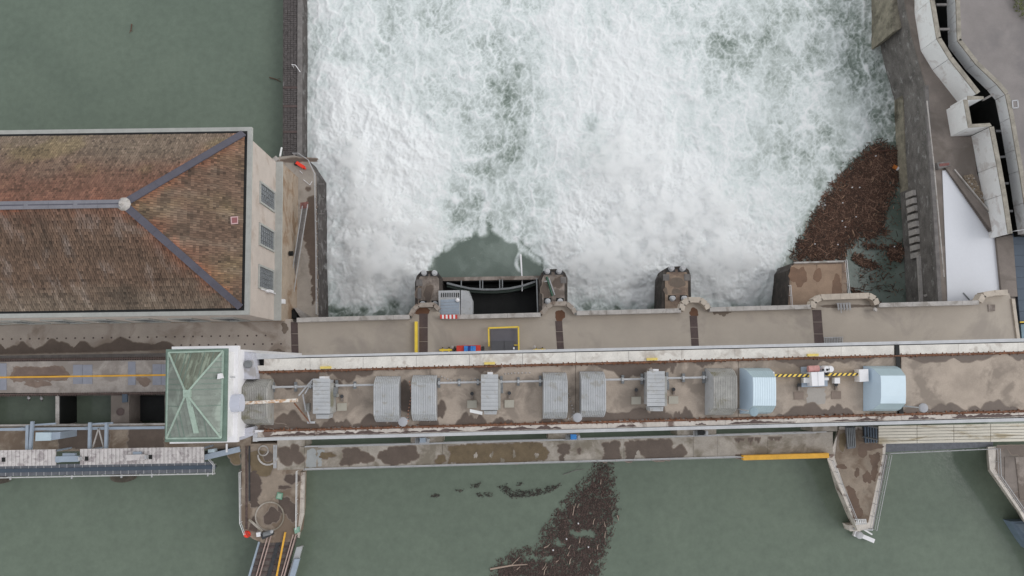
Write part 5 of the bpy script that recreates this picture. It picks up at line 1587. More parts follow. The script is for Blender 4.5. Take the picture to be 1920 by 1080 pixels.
P_ = [blob(537, 855, 15, 18, seed=2, rough=.2), blob(559, 858, 11, 12, seed=6, rough=.2), blob(553, 842, 8, 9, seed=8, rough=.2), [(640, 842), (672, 839), (684, 862), (660, 872), (634, 871), (645, 855)], blob(684, 858, 14, 11, seed=3), [(705, 852), (730, 840), (780, 836), (786, 858), (760, 868), (732, 872), (714, 862)],
      blob(1086, 845, 4, 5, seed=4), [(1128, 832), (1160, 826), (1164, 862), (1126, 866), (1136, 850)], [(1046, 834), (1068, 832), (1066, 850), (1058, 850), (1057, 862), (1062, 866), (1050, 866), (1054, 850), (1046, 848)], [(1170, 828), (1258, 824), (1262, 860), (1240, 864), (1212, 860), (1196, 842), (1186, 866), (1172, 866), (1176, 848)],
      blob(1272, 848, 14, 12, seed=9), ragged(1378, 1396, 822, 8, -.02, 2, up=False), ragged(1402, 1412, 821, 12, -.02, 3, up=False), ragged(1416, 1426, 821, 9, -.02, 4, up=False), ragged(1442, 1466, 820, 7, -.02, 5, up=False), blob(1386, 856, 6, 4, seed=1)]
stains(sw, ZW, P_, M['wet'])
stains(sw, ZW, [[(838, 838), (880, 833), (1016, 830), (1030, 848), (1022, 862), (960, 868), (838, 868), (844, 852)], blob(612, 854, 12, 7, seed=31, rough=.5), blob(826, 862, 10, 8, seed=33)], M['olive'], dz=.003)
stains(sw, ZW, [blob(x, y, 3, 6, seed=k, rough=.5) for k, (x, y) in enumerate(((892, 854), (922, 853), (964, 852), (942, 864), (1006, 854)))], M['walk'], dz=.02, name='pale_patch')
stains(sw, ZW, [[(575, 843), (592, 842), (594, 876), (574, 877)], [(594, 842), (606, 841), (604, 876), (596, 877)]], mat('pale_grey_film', (150, 152, 152), var=.1), dz=.002, name='pale_patch')
tag(MB().bar(W(1392, 858, ZW + .6), W(1552, 853.5, ZW + .6), .62, .8).build('amber_beam', M['orange']), 'long amber beam lying on the water edge of the walkway', 'beam')
railing('thin handrail along the water edge of the stained walkway', [(572, yk(572) - .5), (1390, yk(1390) - .5)], ZW + .1, 1.05, 2.4, M['rail'], r=.03, mid=True)
railing('thin handrail along the bridge side of the stained walkway', [(600, yk(600) - 42), (1524, yk(1524) - 42)], ZW + .1, 1.05, 2.4, M['rail'], r=.03, mid=True)
# machinery on the blocks between walkway and bridge
for lab, x, y, m_ in (('grey machine box beside the walkway under the second hood pair', 792, 826, 'bluesteel'), ('blue tarped machine beside the walkway at mid bridge', 1075, 820, 'bluepaint'), ('dark slotted machine beside the walkway below the last shed', 1315, 812, 'black')):
    t = thing('winch', lab, 'winch', W(x, y, ZW), 'small machines between walkway and bridge')
    MB().px([(x - 14, y - 4), (x + 12, y - 4.5), (x + 12, y + 5), (x - 14, y + 5.5)], ZW + .4, ZW).build('base', M['edge'], t)
    MB().px([(x - 5, y - 5), (x + 6, y - 5), (x + 6, y + 4), (x - 5, y + 4)], ZW + 1.2, ZW + .4).build('cover', M[m_], t)
    MB().tube(W(x - 12, y, ZW + .6), W(x - 6, y, ZW + .6), .4, 10).build('drum', M['greysteel'], t)
    MB().px([(x + 8, y - 3), (x + 13, y - 3), (x + 13, y + 3), (x + 8, y + 3)], ZW + 1, ZW + .4).build('gearbox', M['corr'], t)

# ================================================================ LEFT PIER with the rail bridge
lp = thing('rail_pier', 'brown stained concrete pier with a round raised ring, jutting into the calm water', 'pier', W(510, 930, -1.5))
pts = [(452, 832), (520, 832), (569, 838), (569, 881), (561, 884), (559, 960), (554, 1004), (545, 1016), (492, 1018), (473, 1010), (458, 996), (452, 975), (453, 890)]
MB().px(pts, ZW - .05, -8).build('pier_body', M['brownpier'], lp)
MB().prism2([W(560, 885, 1.6), W(571, 885, 1.6), W(569, 962, 1.6), W(559, 1008, 1.6), W(552, 1004, 1.6)], [W(562, 886, -4), W(575, 886, -4), W(573, 963, -4), W(563, 1010, -4), W(556, 1006, -4)]).build('fender_wall', M['strip_dirty'], lp)
MB().px([(449, 880), (454, 880), (455, 985), (450, 978)], ZW - .5, -3).build('fender_wall', M['coping'], lp)
MB().px([(460, 836), (464, 836), (464, 992), (460, 992)], ZW + .03, ZW - .05).build('rail_slot', M['darkrail'], lp)
MB().px([(466, 836), (469, 836), (469, 940), (466, 940)], ZW + .03, ZW - .05).build('rail_slot', M['darksteel'], lp)
MB().bar(W(514, 834, ZW), W(514, 878, ZW), .2, .1).build('slot_rail', M['rail'], lp)
MB().bar(W(518, 834, ZW), W(517, 878, ZW), .2, .1).build('slot_rail', M['rail'], lp)
MB().ring(W(506, 968, ZW - .05), 1.75, 1.92, .14).build('raised_ring', M['walk'], lp)
stains(lp, ZW - .05, [blob(510, 968, 15, 15, seed=4, rough=.3), [(468, 884), (480, 880), (490, 905), (484, 914), (494, 918), (490, 926), (480, 932), (484, 946), (490, 952), (468, 950)], [(520, 935), (540, 932), (549, 945), (557, 940), (557, 975), (548, 980), (540, 966), (524, 960)], blob(548, 898, 13, 10, seed=7), blob(476, 984, 9, 12, seed=2), blob(533, 914, 10, 4, seed=11)], M['wetdark'])
stains(lp, ZW - .05, [blob(503, 856, 9, 9, seed=8, rough=.1)], M['wet'], dz=.02)
stains(lp, ZW - .05, [blob(490, 868, 26, 24, seed=18, rough=.2), blob(440, 855, 12, 14, seed=19)], M['olive'], dz=.001)
hl = MB().ring(W(494, 845, ZW), .55, .72, .08, 18)
for k in range(8):
    a0, a1 = math.pi * (1 + k / 9), math.pi * (1 + (k + 1) / 9)
    c = W(503, 852, ZW); R_ = 1.35
    hl.bar(c + Vector((math.cos(a0) * R_, math.sin(a0) * R_ * 1.0, .04)), c + Vector((math.cos(a1) * R_, math.sin(a1) * R_, .04)), .22, .08)
tag(hl.build('painted_ring', M['parapet']), 'pale raised ring with a curved tail on the brown pier near the bridge', 'kerb ring')
t = thing('green_hatch', 'small green framed hatch on the brown stained pier', 'hatch', W(524, 930, ZW))
hp = [(520, 923), (530, 925), (528, 937), (517, 935)]
MB().px(hp, ZW + .2, ZW - .05).build('frame', mat('green_frame', (110, 150, 128), var=.2), t)
c0 = W(524, 930, ZW + .22)
MB().prism([c0 + (W(x, y, ZW + .22) - c0) * .7 for x, y in hp], ZW + .24, ZW + .2).build('lid', mat('pale_green_lid', (146, 168, 150), var=.1), t)
t = thing('life_buoy_box', 'bright red rounded box at the water corner of the brown pier', 'box', W(464, 1001, ZW))
MB().lathe(W(464, 1001, ZW - .05), [(.42, 0), (.46, .25), (.34, .45), (.12, .55)], 14).build('shell', M['brightred'], t, smooth=True)
MB().bar(W(460, 996, ZW + .4), W(468, 1006, ZW + .4), .3, .25).build('strap', mat('dull_red', (176, 60, 50)), t)
tag(MB().px([(480, 999), (488, 998), (488, 1006), (481, 1007)], ZW + .7, ZW - .05).build('white_box', M['white']), 'small white box beside the red one on the brown pier', 'box')
tag(MB().bar(W(467, 974, ZW + .3), W(492, 996, ZW + .3), .28, .12).build('plank', M['walk']), 'pale plank lying askew near the red box on the brown pier', 'plank')
tag(MB().px([(551, 991), (560, 988), (561, 998), (553, 1001)], ZW + .5, ZW - .05).build('green_tarp', mat('faded_green', (122, 152, 136), var=.2)), 'faded green bundle at the right edge of the brown pier', 'bundle')
t = thing('winch_gear', 'dark winch gear where the rails reach the brown pier', 'winch', W(500, 1000, ZW))
MB().px([(488, 1002), (512, 996), (512, 1003), (492, 1012)], ZW + .5, ZW).build('frame', M['darksteel'], t)
MB().tube(W(494, 1002, ZW + .7), W(508, 998, ZW + .7), .3, 10).build('drum', M['greysteel'], t)
MB().lathe(W(510, 996, ZW + .5), [(.2, 0), (.25, .3), (.1, .5)], 10).build('cap', M['rail'], t)
railing('pale handrail on the left edge of the brown pier', [(453, 884), (454, 978), (462, 1000)], ZW, 1.0, 2.0, M['white_dirty'])
railing('pale handrail on the right edge of the brown pier', [(559, 882), (558, 990)], ZW, 1.0, 2.0, M['white_dirty'])
rb = thing('rail_bridge', 'narrow steel rail bridge with a yellow pipe leading away from the brown pier', 'bridge', W(510, 1060, -1))
def sl_(x, k): return x - .285 * k
MB().px([(490, 1006), (556, 1006), (sl_(556, 200), 1206), (sl_(490, 200), 1206)], ZW - .2, ZW - .9).build('bridge_deck', mat('brown_bridge_deck', (96, 88, 84), var=.25, blot=(78, 70, 66), blot_amt=.3), rb)
for x, m_ in ((503, 'rust'), (509, 'rail'), (550, 'rust'), (555, 'rail')):
    MB().bar(W(x, 1002, ZW + .1), W(sl_(x, 200), 1202, ZW + .1), .12, .2).build('rail', mat('pinkish_rail', (168, 146, 138), var=.2), rb)
MB().bar(W(535, 998, ZW + .3), W(sl_(535, 204) + 18, 1202, ZW + .3), .2, .2).build('yellow_pipe', M['orange'], rb)
MB().bar(W(522, 1016, ZW - .1), W(sl_(522, 190), 1206, ZW - .1), .5, .08).build('dark_channel', M['darksteel'], rb)
for k in range(16):
    MB().bar(W(sl_(492, 12 * k + 8), 1014 + 12 * k, ZW - .14), W(sl_(554, 12 * k + 8), 1013 + 12 * k, ZW - .14), .22, .1).build('sleeper', M['joint'], rb)
MB().px([(sl_(487, 10), 1016), (sl_(490, 10), 1016), (sl_(490, 200), 1206), (sl_(485, 200), 1206)], ZW + .1, ZW - .9).build('side_girder', M['bluesteel'], rb)
MB().px([(556, 1026), (567, 1024), (sl_(567, 180), 1204), (sl_(554, 180), 1204)], ZW - .3, ZW - .9).build('side_plate', M['corr'], rb)
MB().px([(552, 1048), (562, 1048), (sl_(562, 100), 1148), (sl_(552, 100), 1148)], ZW + .1, ZW - .3).build('side_box', M['bluesteel'], rb)
for k in range(2): MB().px([(530 - 40 * k, 1068 + 140 * k), (545 - 40 * k, 1066 + 140 * k), (545 - 40 * k, 1080 + 140 * k), (530 - 40 * k, 1082 + 140 * k)], ZW - .9, -10).build('bridge_leg', M['pier'], rb)

# ================================================================ TRIANGULAR PIER and right bank upstream
tp = thing('pointed_pier', 'pointed concrete pier with brown puddles narrowing into the calm water', 'pier', W(1605, 910, -1.5))
MB().prism2([W(1551, 860, ZW - .05), W(1556, 855, ZW - .05), W(1574, 800, ZW - .05), W(1664, 800, ZW - .05), W(1660, 850, ZW - .05), W(1636, 990, ZW - .05), W(1608, 994, ZW - .05)],
            [W(1544, 866, -8) + Vector((.6, 0, 0)), W(1550, 855, -8), W(1566, 800, -8), W(1664, 800, -8), W(1660, 850, -8), W(1632, 995, -8), W(1590, 1000, -8)]).build('pier_body', M['strip_dirty'], tp)
MB().px([(1566, 858), (1572, 806), (1655, 806), (1655, 852), (1628, 980), (1604, 978)], ZW + .02, ZW - .05).build('top_slab', M['brownpier'], tp)
stains(tp, ZW + .02, [blob(1617, 848, 9, 10, seed=2, rough=.2), [(1652, 846), (1640, 905), (1632, 900), (1636, 868), (1628, 856)], [(1586, 908), (1600, 914), (1606, 930), (1612, 945), (1620, 970), (1602, 974), (1590, 935)], blob(1607, 886, 5, 9, seed=8, rough=.25), blob(1626, 895, 7, 13, seed=9), blob(1578, 875, 9, 5, seed=11), blob(1630, 838, 20, 8, seed=14)], mat('brown_puddle', (92, 72, 58), rough=.35))
stains(tp, ZW + .02, [blob(1580, 828, 8, 16, seed=22, rough=.3)], M['olive'], dz=.002)
wv = MB()
for k in range(6):
    x = 1607 + k * 3.4
    wv.bar(W(x, 974, ZW + .5), W(x + .8, 983, ZW + .5), .12, .1)
t = thing('ladder', 'small pale ladder lying at the tip of the pointed pier', 'ladder', W(1614, 978, ZW))
MB().bar(W(1603, 974, ZW + .5), W(1624, 974, ZW + .5), .1, .1).build('side_rail', M['white_dirty'], t)
MB().bar(W(1604, 983, ZW + .5), W(1625, 982, ZW + .5), .1, .1).build('side_rail', M['white_dirty'], t)
for k in range(6):
    x = 1606 + k * 3.4
    MB().bar(W(x, 974, ZW + .5), W(x + .8, 983, ZW + .5), .12, .1).build('rung', M['white_dirty'], t)
railing('grey handrail on the left edge of the pointed pier', [(1556, 862), (1602, 974)], ZW, 1.0, 1.8, M['rail'])
railing('grey handrail on the right edge of the pointed pier', [(1655, 852), (1628, 990)], ZW, 1.0, 1.8, M['rail'])
railing('outer grey handrail along the narrow ledge right of the pointed pier', [(1665, 852), (1637, 992)], ZW - .3, 1.0, 1.8, M['rail'])
MB().px([(1657, 852), (1666, 852), (1638, 992), (1629, 992)], ZW - .3, ZW - .6).build('side_ledge', M['coping'], tp)
t = thing('boom_anchor', 'white floating boom end at the tip of the pointed pier', 'boom', W(1618, 1005, Z_FB))
MB().bar(W(1601, 999, -.6), W(1612, 1004, -.6), .8, .5).build('float', M['white'], t)
MB().lathe(W(1611, 1003, -.4), [(.5, 0), (.5, .2), (.3, .3)], 12).build('pivot', M['rail'], t)
MB().bar(W(1612, 1003, -.6), W(1638, 1014, -.6), .55, .5).build('float', M['white'], t)
MB().bar(W(1600, 991, .4), W(1636, 993, .4), .25, .25).build('cross_beam', M['rail'], t)
MB().bar(W(1620, 993, .4), W(1635, 1002, .4), .2, .2).build('link', M['white_dirty'], t)
MB().px([(1590, 985), (1612, 984), (1614, 996), (1594, 996)], .2, -3).build('base_block', M['strip_dirty'], t)
t = thing('steel_racks', 'dark steel racks standing between walkway and bridge at the pointed pier', 'rack', W(1620, 815, ZW))
for k in range(5):
    x = 1588 + k * 3.4
    MB().bar(W(x, 802, ZW + 1), W(x + 2, 838, ZW + .4), .14, .16).build('bar', M['greysteel'], t)
for k in range(5):
    x = 1622 + k * 5
    MB().bar(W(x, 800, ZW + 1.5), W(x + 1, 830, ZW + .6), .16, .2).build('bar', M['slate'], t)
MB().px([(1586, 800), (1604, 800), (1604, 840), (1590, 842)], ZW + .3, ZW).build('grate', M['grate'], t)
MB().px([(1618, 800), (1648, 800), (1648, 828), (1622, 830)], ZW + .25, ZW).build('grate', M['darksteel'], t)
# slatted roof on the right, with the dark walkway below
t = thing('slatted_roof', 'cream slatted roof running along the bridge on the right', 'roof', W(1790, 815, ZW))
zr = 8.0
for k in range(6):
    for j, (xa, xb) in enumerate(((1648, 1719), (1720, 1788), (1789, 1857), (1858, 1940), (1941, 2030))):
        f = lambda x: -.019 * (x - 1648)
        ya, yb = 799 + k * 5.7, 799 + (k + 1) * 5.7 - .8
        MB().px([(xa, ya + f(xa)), (xb, ya + f(xb)), (xb, yb + f(xb)), (xa, yb + f(xa))], zr + .12, zr).build('roof_slat', M['cream'], t)
MB().px([(1649, 800), (2030, 793), (2030, 825), (1649, 832)], zr - .02, zr - .3, zr).build('roof_base', M['coping'], t)
for x in (1655, 1780, 1900):
    for y in (803, 826):
        p = W(x, y, zr - .3)
        MB().tube(Vector((p.x, p.y, ZW - 1)), p, .14).build('leg', M['greysteel'], t)
tag(MB().px([(1660, 826), (1862, 822), (1862, 838), (1660, 848)], 1.6, .8, 1.6).build('dark_walkway', M['grate']), 'dark narrow walkway below the cream slatted roof', 'walkway')
railing('thin handrail on the water side of the dark narrow walkway', [(1662, 849), (1862, 840)], 1.6, 1.0, 2.2, M['rail'])
rbk = thing('bank_quay', 'right hand concrete quay with pale scuffed edge on the calm water', 'quay', W(1890, 900, -1.5))
MB().prism2([W(1852, 838, ZW), W(2040, 832, ZW), W(2040, 1200, ZW), W(1980, 1060, ZW), W(1926, 985, ZW), W(1912, 960, ZW), W(1868, 897, ZW), W(1856, 880, ZW)],
            [W(1846, 838, -8), W(2040, 832, -8), W(2040, 1200, -8), W(1970, 1065, -8), W(1912, 985, -8), W(1900, 962, -8), W(1858, 902, -8), W(1846, 885, -8)]).build('quay_body', M['strip_dirty'], rbk)
MB().px([(1869, 838), (2040, 834), (2040, 1180), (1960, 1020), (1876, 896), (1868, 880)], ZW + .1, ZW).build('top_slab', M['path'], rbk)
MB().px([(1884, 857), (1902, 857), (1903, 905), (1884, 905)], ZW + .16, ZW + .1).build('floor_panel', M['path'], rbk)
MB().px([(1904, 857), (1950, 856), (1950, 935), (1912, 935)], ZW + .18, ZW + .1).build('floor_panel', M['pier'], rbk)
stains(rbk, ZW + .1, [ragged(1870, 1960, 836, 22, -.02, 7, up=False), blob(1915, 930, 12, 8, seed=3)], M['wet'])
railing('grey handrail along the scuffed quay edge', [(1866, 840), (1868, 890), (1915, 958)], ZW, 1.0, 1.8, M['rail'])
t = thing('barge', 'blue grey barge corner at the right edge of the calm water', 'barge', W(1920, 1000, Z_FB))
MB().px([(1895, 978), (1990, 976), (1990, 1060), (1930, 1030), (1918, 1014)], .1, -3).build('hull', mat('barge_blue', (100, 114, 128), var=.12, rough=.5), t)
MB().px([(1905, 982), (1990, 980), (1990, 1050), (1934, 1020)], .18, .1).build('deck', mat('barge_deck_blue', (112, 124, 136), var=.12), t)
# ================================================================ RIGHT BANK
ZP, ZK = -3.2, 1.0
struct('bank_path', MB().px([(1690, -300), (1700, -300), (1718, -60), (1723, 0), (1735, 72), (1775, 163), (1800, 192), (1780, 207), (1786, 255), (1824, 256), (1832, 325), (1839, 346), (1896, 438), (1906, 575), (1762, 577), (1752, 400), (1742, 260), (1737, 160), (1712, 72), (1697, 0), (1690, -60)], ZP, ZP - .3, ZP), M['path'])
qy = thing('bank_wall', 'dark scuffed concrete bank wall with a pale foot ledge beside the driftwood', 'wall', W(1725, 350, -17))
MB().px([(1693, -100), (1698, 0), (1713, 72), (1738, 160), (1742, 260), (1752, 400), (1762, 577), (1800, 577), (1785, 180), (1735, 60), (1722, -100)], ZP - .02, -17).build('wall_body', M['bankdark'], qy)
MB().px([(1734, 160), (1741, 160), (1746, 260), (1757, 400), (1767, 573), (1760, 575), (1750, 400), (1740, 260)], ZP + .12, ZP - .3).build('coping', M['coping'], qy)
MB().px([(1704, 90), (1711, 180), (1713, 290), (1722, 400), (1731, 578), (1760, 578), (1745, 90)], -7.6, -17).build('foot_ledge', M['ledge'], qy)
MB().px([(1688, 90), (1692, 180), (1697, 300), (1708, 400), (1720, 578), (1745, 578), (1720, 90)], -9.6, -17).build('footing', M['footing'], qy)
for k in range(9):
    y = 356 + 14.5 * k; x = 1711 + .085 * (y - 350)
    MB().px([(x, y), (x + 6, y), (x + 6.6, y + 10), (x + .6, y + 10)], -7.35, -9.5).build('ledge_block', M['parapet'], qy)
MB().px([(1721, 480), (1727, 480), (1732, 575), (1726, 575)], -7.2, -7.6).build('ledge_kerb', M['parapet'], qy)
P_ = []
MB().bar(W(1733, 555, -6.4), W(1756, 546, -6.0), .3, .2).build('pale_scuff', M['parapet'], qy)
MB().px([(1672, -60), (1697, -60), (1697, 40), (1688, 54), (1674, 60)], -5.5, -17).build('footing_block', M['footing'], qy)
rr = random.Random(12)
for k in range(26):
    y = rr.uniform(170, 560); x = 1722 + .07 * (y - 170) + rr.uniform(-4, 10)
    z = rr.uniform(-6.5, -4.2)
tag(MB().tube(W(1738, 189, ZP + .9), W(1751, 309, ZP + .9), .09).tube(W(1751, 309, ZP + .9), W(1770, 519, ZP + .9), .09).build('white_pipe', M['parapet']), 'long thin white pipe along the top of the dark bank wall', 'pipe')
for k in range(5):
    y = 190 + 75 * k
    x = 1738 + .112 * (y - 190) - (3 if 220 < y < 400 else 0)
tn = MB()
struct('pale_slab', MB().px([(1767, 320), (1774, 319), (1822, 378), (1867, 443), (1878, 548), (1846, 558), (1788, 568), (1777, 568)], ZP + .1, ZP - .1), M['membrane'])
MB().bar(W(1806, 549, ZP + .16), W(1818, 562, ZP + .16), .14, .1).build('slab_pole', M['greysteel'], bpy.data.objects['pale_slab'])
MB().px([(1868, 446), (1899, 440), (1908, 556), (1879, 556)], ZP + .5, ZP - .1).build('slab_kerb', M['path'], bpy.data.objects['pale_slab'])
t = thing('slope_stair', 'long diagonal concrete stair along the edge of the pale slab', 'stair', W(1825, 375, ZP))
n = 46
for k in range(n):
    a, b = k / n, (k + .93) / n
    L = lambda s, o: (1769 + (1868 - 1769) * s + o * 15, 308 + (444 - 308) * s - o * 3)
    MB().px([L(a, -.12), L(a, 1), L(b, 1), L(b, .02)], ZP + .35 + .012 * k, ZP).build('step', M['plinth'] if False else M['path'], t)
MB().bar(W(1789, 318, ZP + .5), W(1889, 438, ZP + .9), .16, .3).build('cheek_wall', M['parapet'], t)
MB().px([(1757, 305), (1781, 302), (1782, 311), (1760, 317)], ZP + .8, ZP - .1).build('landing_wall', M['coping'], t)
MB().px([(1761, 307), (1780, 305), (1780, 310), (1762, 312)], ZP + .85, ZP + .8).build('landing_pit', M['purple'], t)
pb = MB()
rr = random.Random(8)
cnt = 0
tri = [(1806, 331), (1824, 327), (1832, 346), (1887, 437), (1880, 432), (1830, 370)]
ax, ay = np.array([p[0] for p in tri], float), None
while cnt < 520:
    x, y = rr.uniform(1803, 1890), rr.uniform(326, 438)
    if inpoly(np.array([x]), np.array([y]), tri)[0]:
        c = W(x, y, ZP + .05); r = rr.uniform(.08, .2)
        pb.lathe(c, [(r, 0), (r * .8, r * .5), (r * .3, r * .75)], 6)
        cnt += 1
po = pb.build('pebbles', M['pebble']); tag(po, 'band of loose pebbles between the diagonal stair and the white wall', 'pebbles', kind='stuff')
wp = MB()
rr = random.Random(18)
while len(wp.v) < 24 * 26:
    x, y = rr.uniform(1803, 1890), rr.uniform(326, 438)
    if inpoly(np.array([x]), np.array([y]), tri)[0]:
        c = W(x, y, ZP + .1); r = rr.uniform(.08, .16)
        wp.lathe(c, [(r, 0), (r * .8, r * .6), (r * .3, r * .85)], 8)
po2 = wp.build('pale_pebbles', M['parapet']); tag(po2, 'scattered pale pebbles within the band beside the diagonal stair', 'pebbles', kind='stuff')

def wall_panels(label, name, line, z1, z0, thick, m, seglen=4.6, cap=None, black=False):
    """row of wall panels below the given top line (pixels at z1), thickness towards the east"""
    P = [W(x, y, z1) for x, y in line]
    t = thing(name, label, 'wall', Vector((P[0].x, P[0].y, z0)))
    for p, q in zip(P[:-1], P[1:]):
        L = (q - p).length
        n = max(1, round(L / seglen))
        d = (q - p) / n
        u = d.normalized()
        o = Vector((-u.y, u.x, 0))
        if thick * o.x < 0 and abs(o.x) > abs(o.y): o = -o
        for k in range(n):
            a, b = p + d * k + u * .03, p + d * (k + 1) - u * .03
            MB().prism([a, b, b + o * abs(thick), a + o * abs(thick)], z1 - .18, z0).build('wall_panel', m, t)
            if black: MB().prism([a + o * (abs(thick) + .003), b + o * (abs(thick) + .003), b + o * (abs(thick) + .06), a + o * (abs(thick) + .06)], z1 - .18, -8).build('shade_lining', M['black'], t)  # added black lining that paints in the darkness of the channel void
        MB().prism([p - o * .05, q - o * .05, q + o * (abs(thick) + .1), p + o * (abs(thick) + .1)], z1, z1 - .17).build('cap', cap or M['path'], t)
    return t
capm = mat('mossy_wall_cap', (142, 136, 126), var=.3)
wall_panels('white panelled channel wall from the top edge of the view to the open pit', 'channel_wall', [(1744, -60), (1745, 0), (1757, 72), (1780, 110), (1832, 176)], ZK, ZP - .1, .5, M['panel'], cap=capm, black=True)
wall_panels('white panelled channel wall below the open pit, beside the pebble band', 'channel_wall', [(1856, 238), (1870, 310), (1880, 365), (1891, 438)], ZK, ZP - .1, .5, M['panel'], cap=capm, black=True)
bx = thing('pit_box', 'white walled square box with a black open pit, joined to the channel wall', 'pit', W(1815, 215, ZP))
def pw(pts, cap=True):
    top = [W(x, y, ZK) for x, y in pts]
    MB().prism(top, ZK - .12, -8).build('pit_wall', M['panel'], bx)
    MB().prism(inset(top, -.03), ZK, ZK - .12).build('pit_cap', capm, bx)
pw([(1807, 187), (1814, 187), (1822, 233), (1816, 239)])
pw([(1814.5, 180), (1844, 181), (1844, 185), (1814.5, 186.5)])
pw([(1817, 239), (1822.5, 233), (1856, 231), (1859, 236)])
struct('channel_floor', MB().px([(1768, -60), (1800, -60), (1800, 80), (1870, 180), (1905, 430), (1880, 440), (1860, 238), (1812, 240), (1804, 180), (1770, 80)], -7.5, -9, -7.5), M['black'])  # black colour stands in for shade deep in the channel and pit
ch2 = wall_panels('pale wall panels on the asphalt side of the dark channel', 'retaining_wall', [(1793, -60), (1793, 0), (1796, 76), (1830, 120), (1870, 158), (1886, 177), (1895, 221), (1905, 280), (1912, 320), (1921, 380), (1930, 435)], ZK, -1.3, .45, M['panel'], 3.2, cap=capm)
struct('channel_side', MB().px([(1795.5, -60), (1798.5, 75), (1834, 119), (1874, 156), (1891, 175), (1900, 220), (1910, 279), (1917, 319), (1926, 379), (1936, 436), (2100, 436), (2100, -60)], -1.25, -8, ZK), M['black'])  # set-back side coloured black as the shade of the void
cs = thing('channel_strut', 'dark cross struts spanning the narrow channel between the white walls', 'struts', W(1860, 180, ZK))
for p, q in (((1755, 9), (1774, 9)), ((1761, 55), (1780, 55)), ((1842, 188), (1862, 177)), ((1866, 246), (1876, 246)), ((1872, 295), (1884, 294)), ((1881, 344), (1890, 344)), ((1889, 396), (1898, 396))):
    MB().bar(W(*p, ZK - .4), W(*q, ZK - .4), .3, .3).build('strut', M['coping'] if p[1] < 200 else M['darksteel'], cs)
struct('bank_asphalt', MB().px([(1795.5, -300), (1795.5, 0), (1798.5, 75), (1832, 118), (1872, 156), (1889, 175), (1898, 220), (1908, 279), (1915, 319), (1924, 379), (1934, 436), (2500, 436), (2500, -300)], ZK - .02, -1.2, ZK), M['asphalt'])
t = thing('manhole_frame', 'pale square manhole frame in the grey asphalt', 'manhole', W(1903, 195, ZK))
for p, q in (((1898, 189), (1908, 188)), ((1908, 188), (1909, 202)), ((1909, 202), (1899, 202.6)), ((1899, 202.6), (1898, 189))):
    MB().bar(W(*p, ZK + .04), W(*q, ZK + .04), .14, .1).build('frame_bar', M['edge'], t)
MB().px([(1899, 190), (1907, 189), (1908, 201), (1900, 201.5)], ZK + .02, ZK - .02).build('lid', M['asphalt'], t)
t = thing('slate_roof', 'slate blue flat roof at the right edge beside the pale slab', 'roof', W(1930, 520, -6))
for k in range(8):
    y0_ = 437 + 21 * k; y1_ = y0_ + 20.6; xl = lambda y: 1898 + (y - 437) * .088
    MB().px([(xl(y0_), y0_), (2050, y0_ - 2), (2050, y1_ - 2), (xl(y1_), y1_)], -2.8, -3.1).build('roof_panel', M['slate'], t)
MB().px([(1899, 438), (2050, 436), (2050, 600), (1914, 603)], -3.12, -8, -2.9).build('wall', M['slate'], t)
MB().bar(W(1912, 604, -2.6), W(2000, 602, -2.6), .16, .16).build('yellow_edge', M['yellow'], t)
tag(MB().px([(1914, 608), (2050, 604), (2050, 660), (1918, 660)], -2.9, -4).build('blue_plate', mat('dusty_blue_plate', (122, 142, 152), var=.15)), 'dusty blue plate below the yellow edge of the slate roof', 'plate')
railing('thin grey railing at the end of the dark channel above the slate roof', [(1895, 435), (1925, 431)], ZK, 1.0, 1.5)
# road kerb at its right end
struct('road_kerb', MB().px([(1897, 560), (1903, 560), (1915, 650), (1909, 650)], .25, -.5), M['alcove'])
# bush at the top right corner
bt = thing('bush', 'loose green bush at the top right corner of the asphalt', 'bush', W(1925, 5, ZK))
rr = random.Random(2)
lf = MB()
for k in range(900):
    a = rr.uniform(0, 6.28); r = 2.4 * math.sqrt(rr.random()); z = rr.uniform(.1, 1.6) * (1 - .3 * r / 2.4)
    c = W(1926, 2, ZK) + Vector((r * math.cos(a), 1.3 * r * math.sin(a), z))
    s = rr.uniform(.08, .2); b = rr.uniform(0, 6.28)
    u = Vector((math.cos(b), math.sin(b), rr.uniform(-.5, .5))) * s; v = Vector((-math.sin(b), math.cos(b), rr.uniform(-.5, .5))) * s * .6
    lf.add([c - u, c + v, c + u, c - v], [(0, 1, 2, 3)])
lf.build('foliage', M['leaf'], bt)
st = MB()
for k in range(8):
    a = k * .8; c = W(1926, 2, ZK)
    st.tube(c, c + Vector((1.4 * math.cos(a), 1.6 * math.sin(a), 1.1)), .05, 5, .02)
st.build('stems', M['wood'], bt)

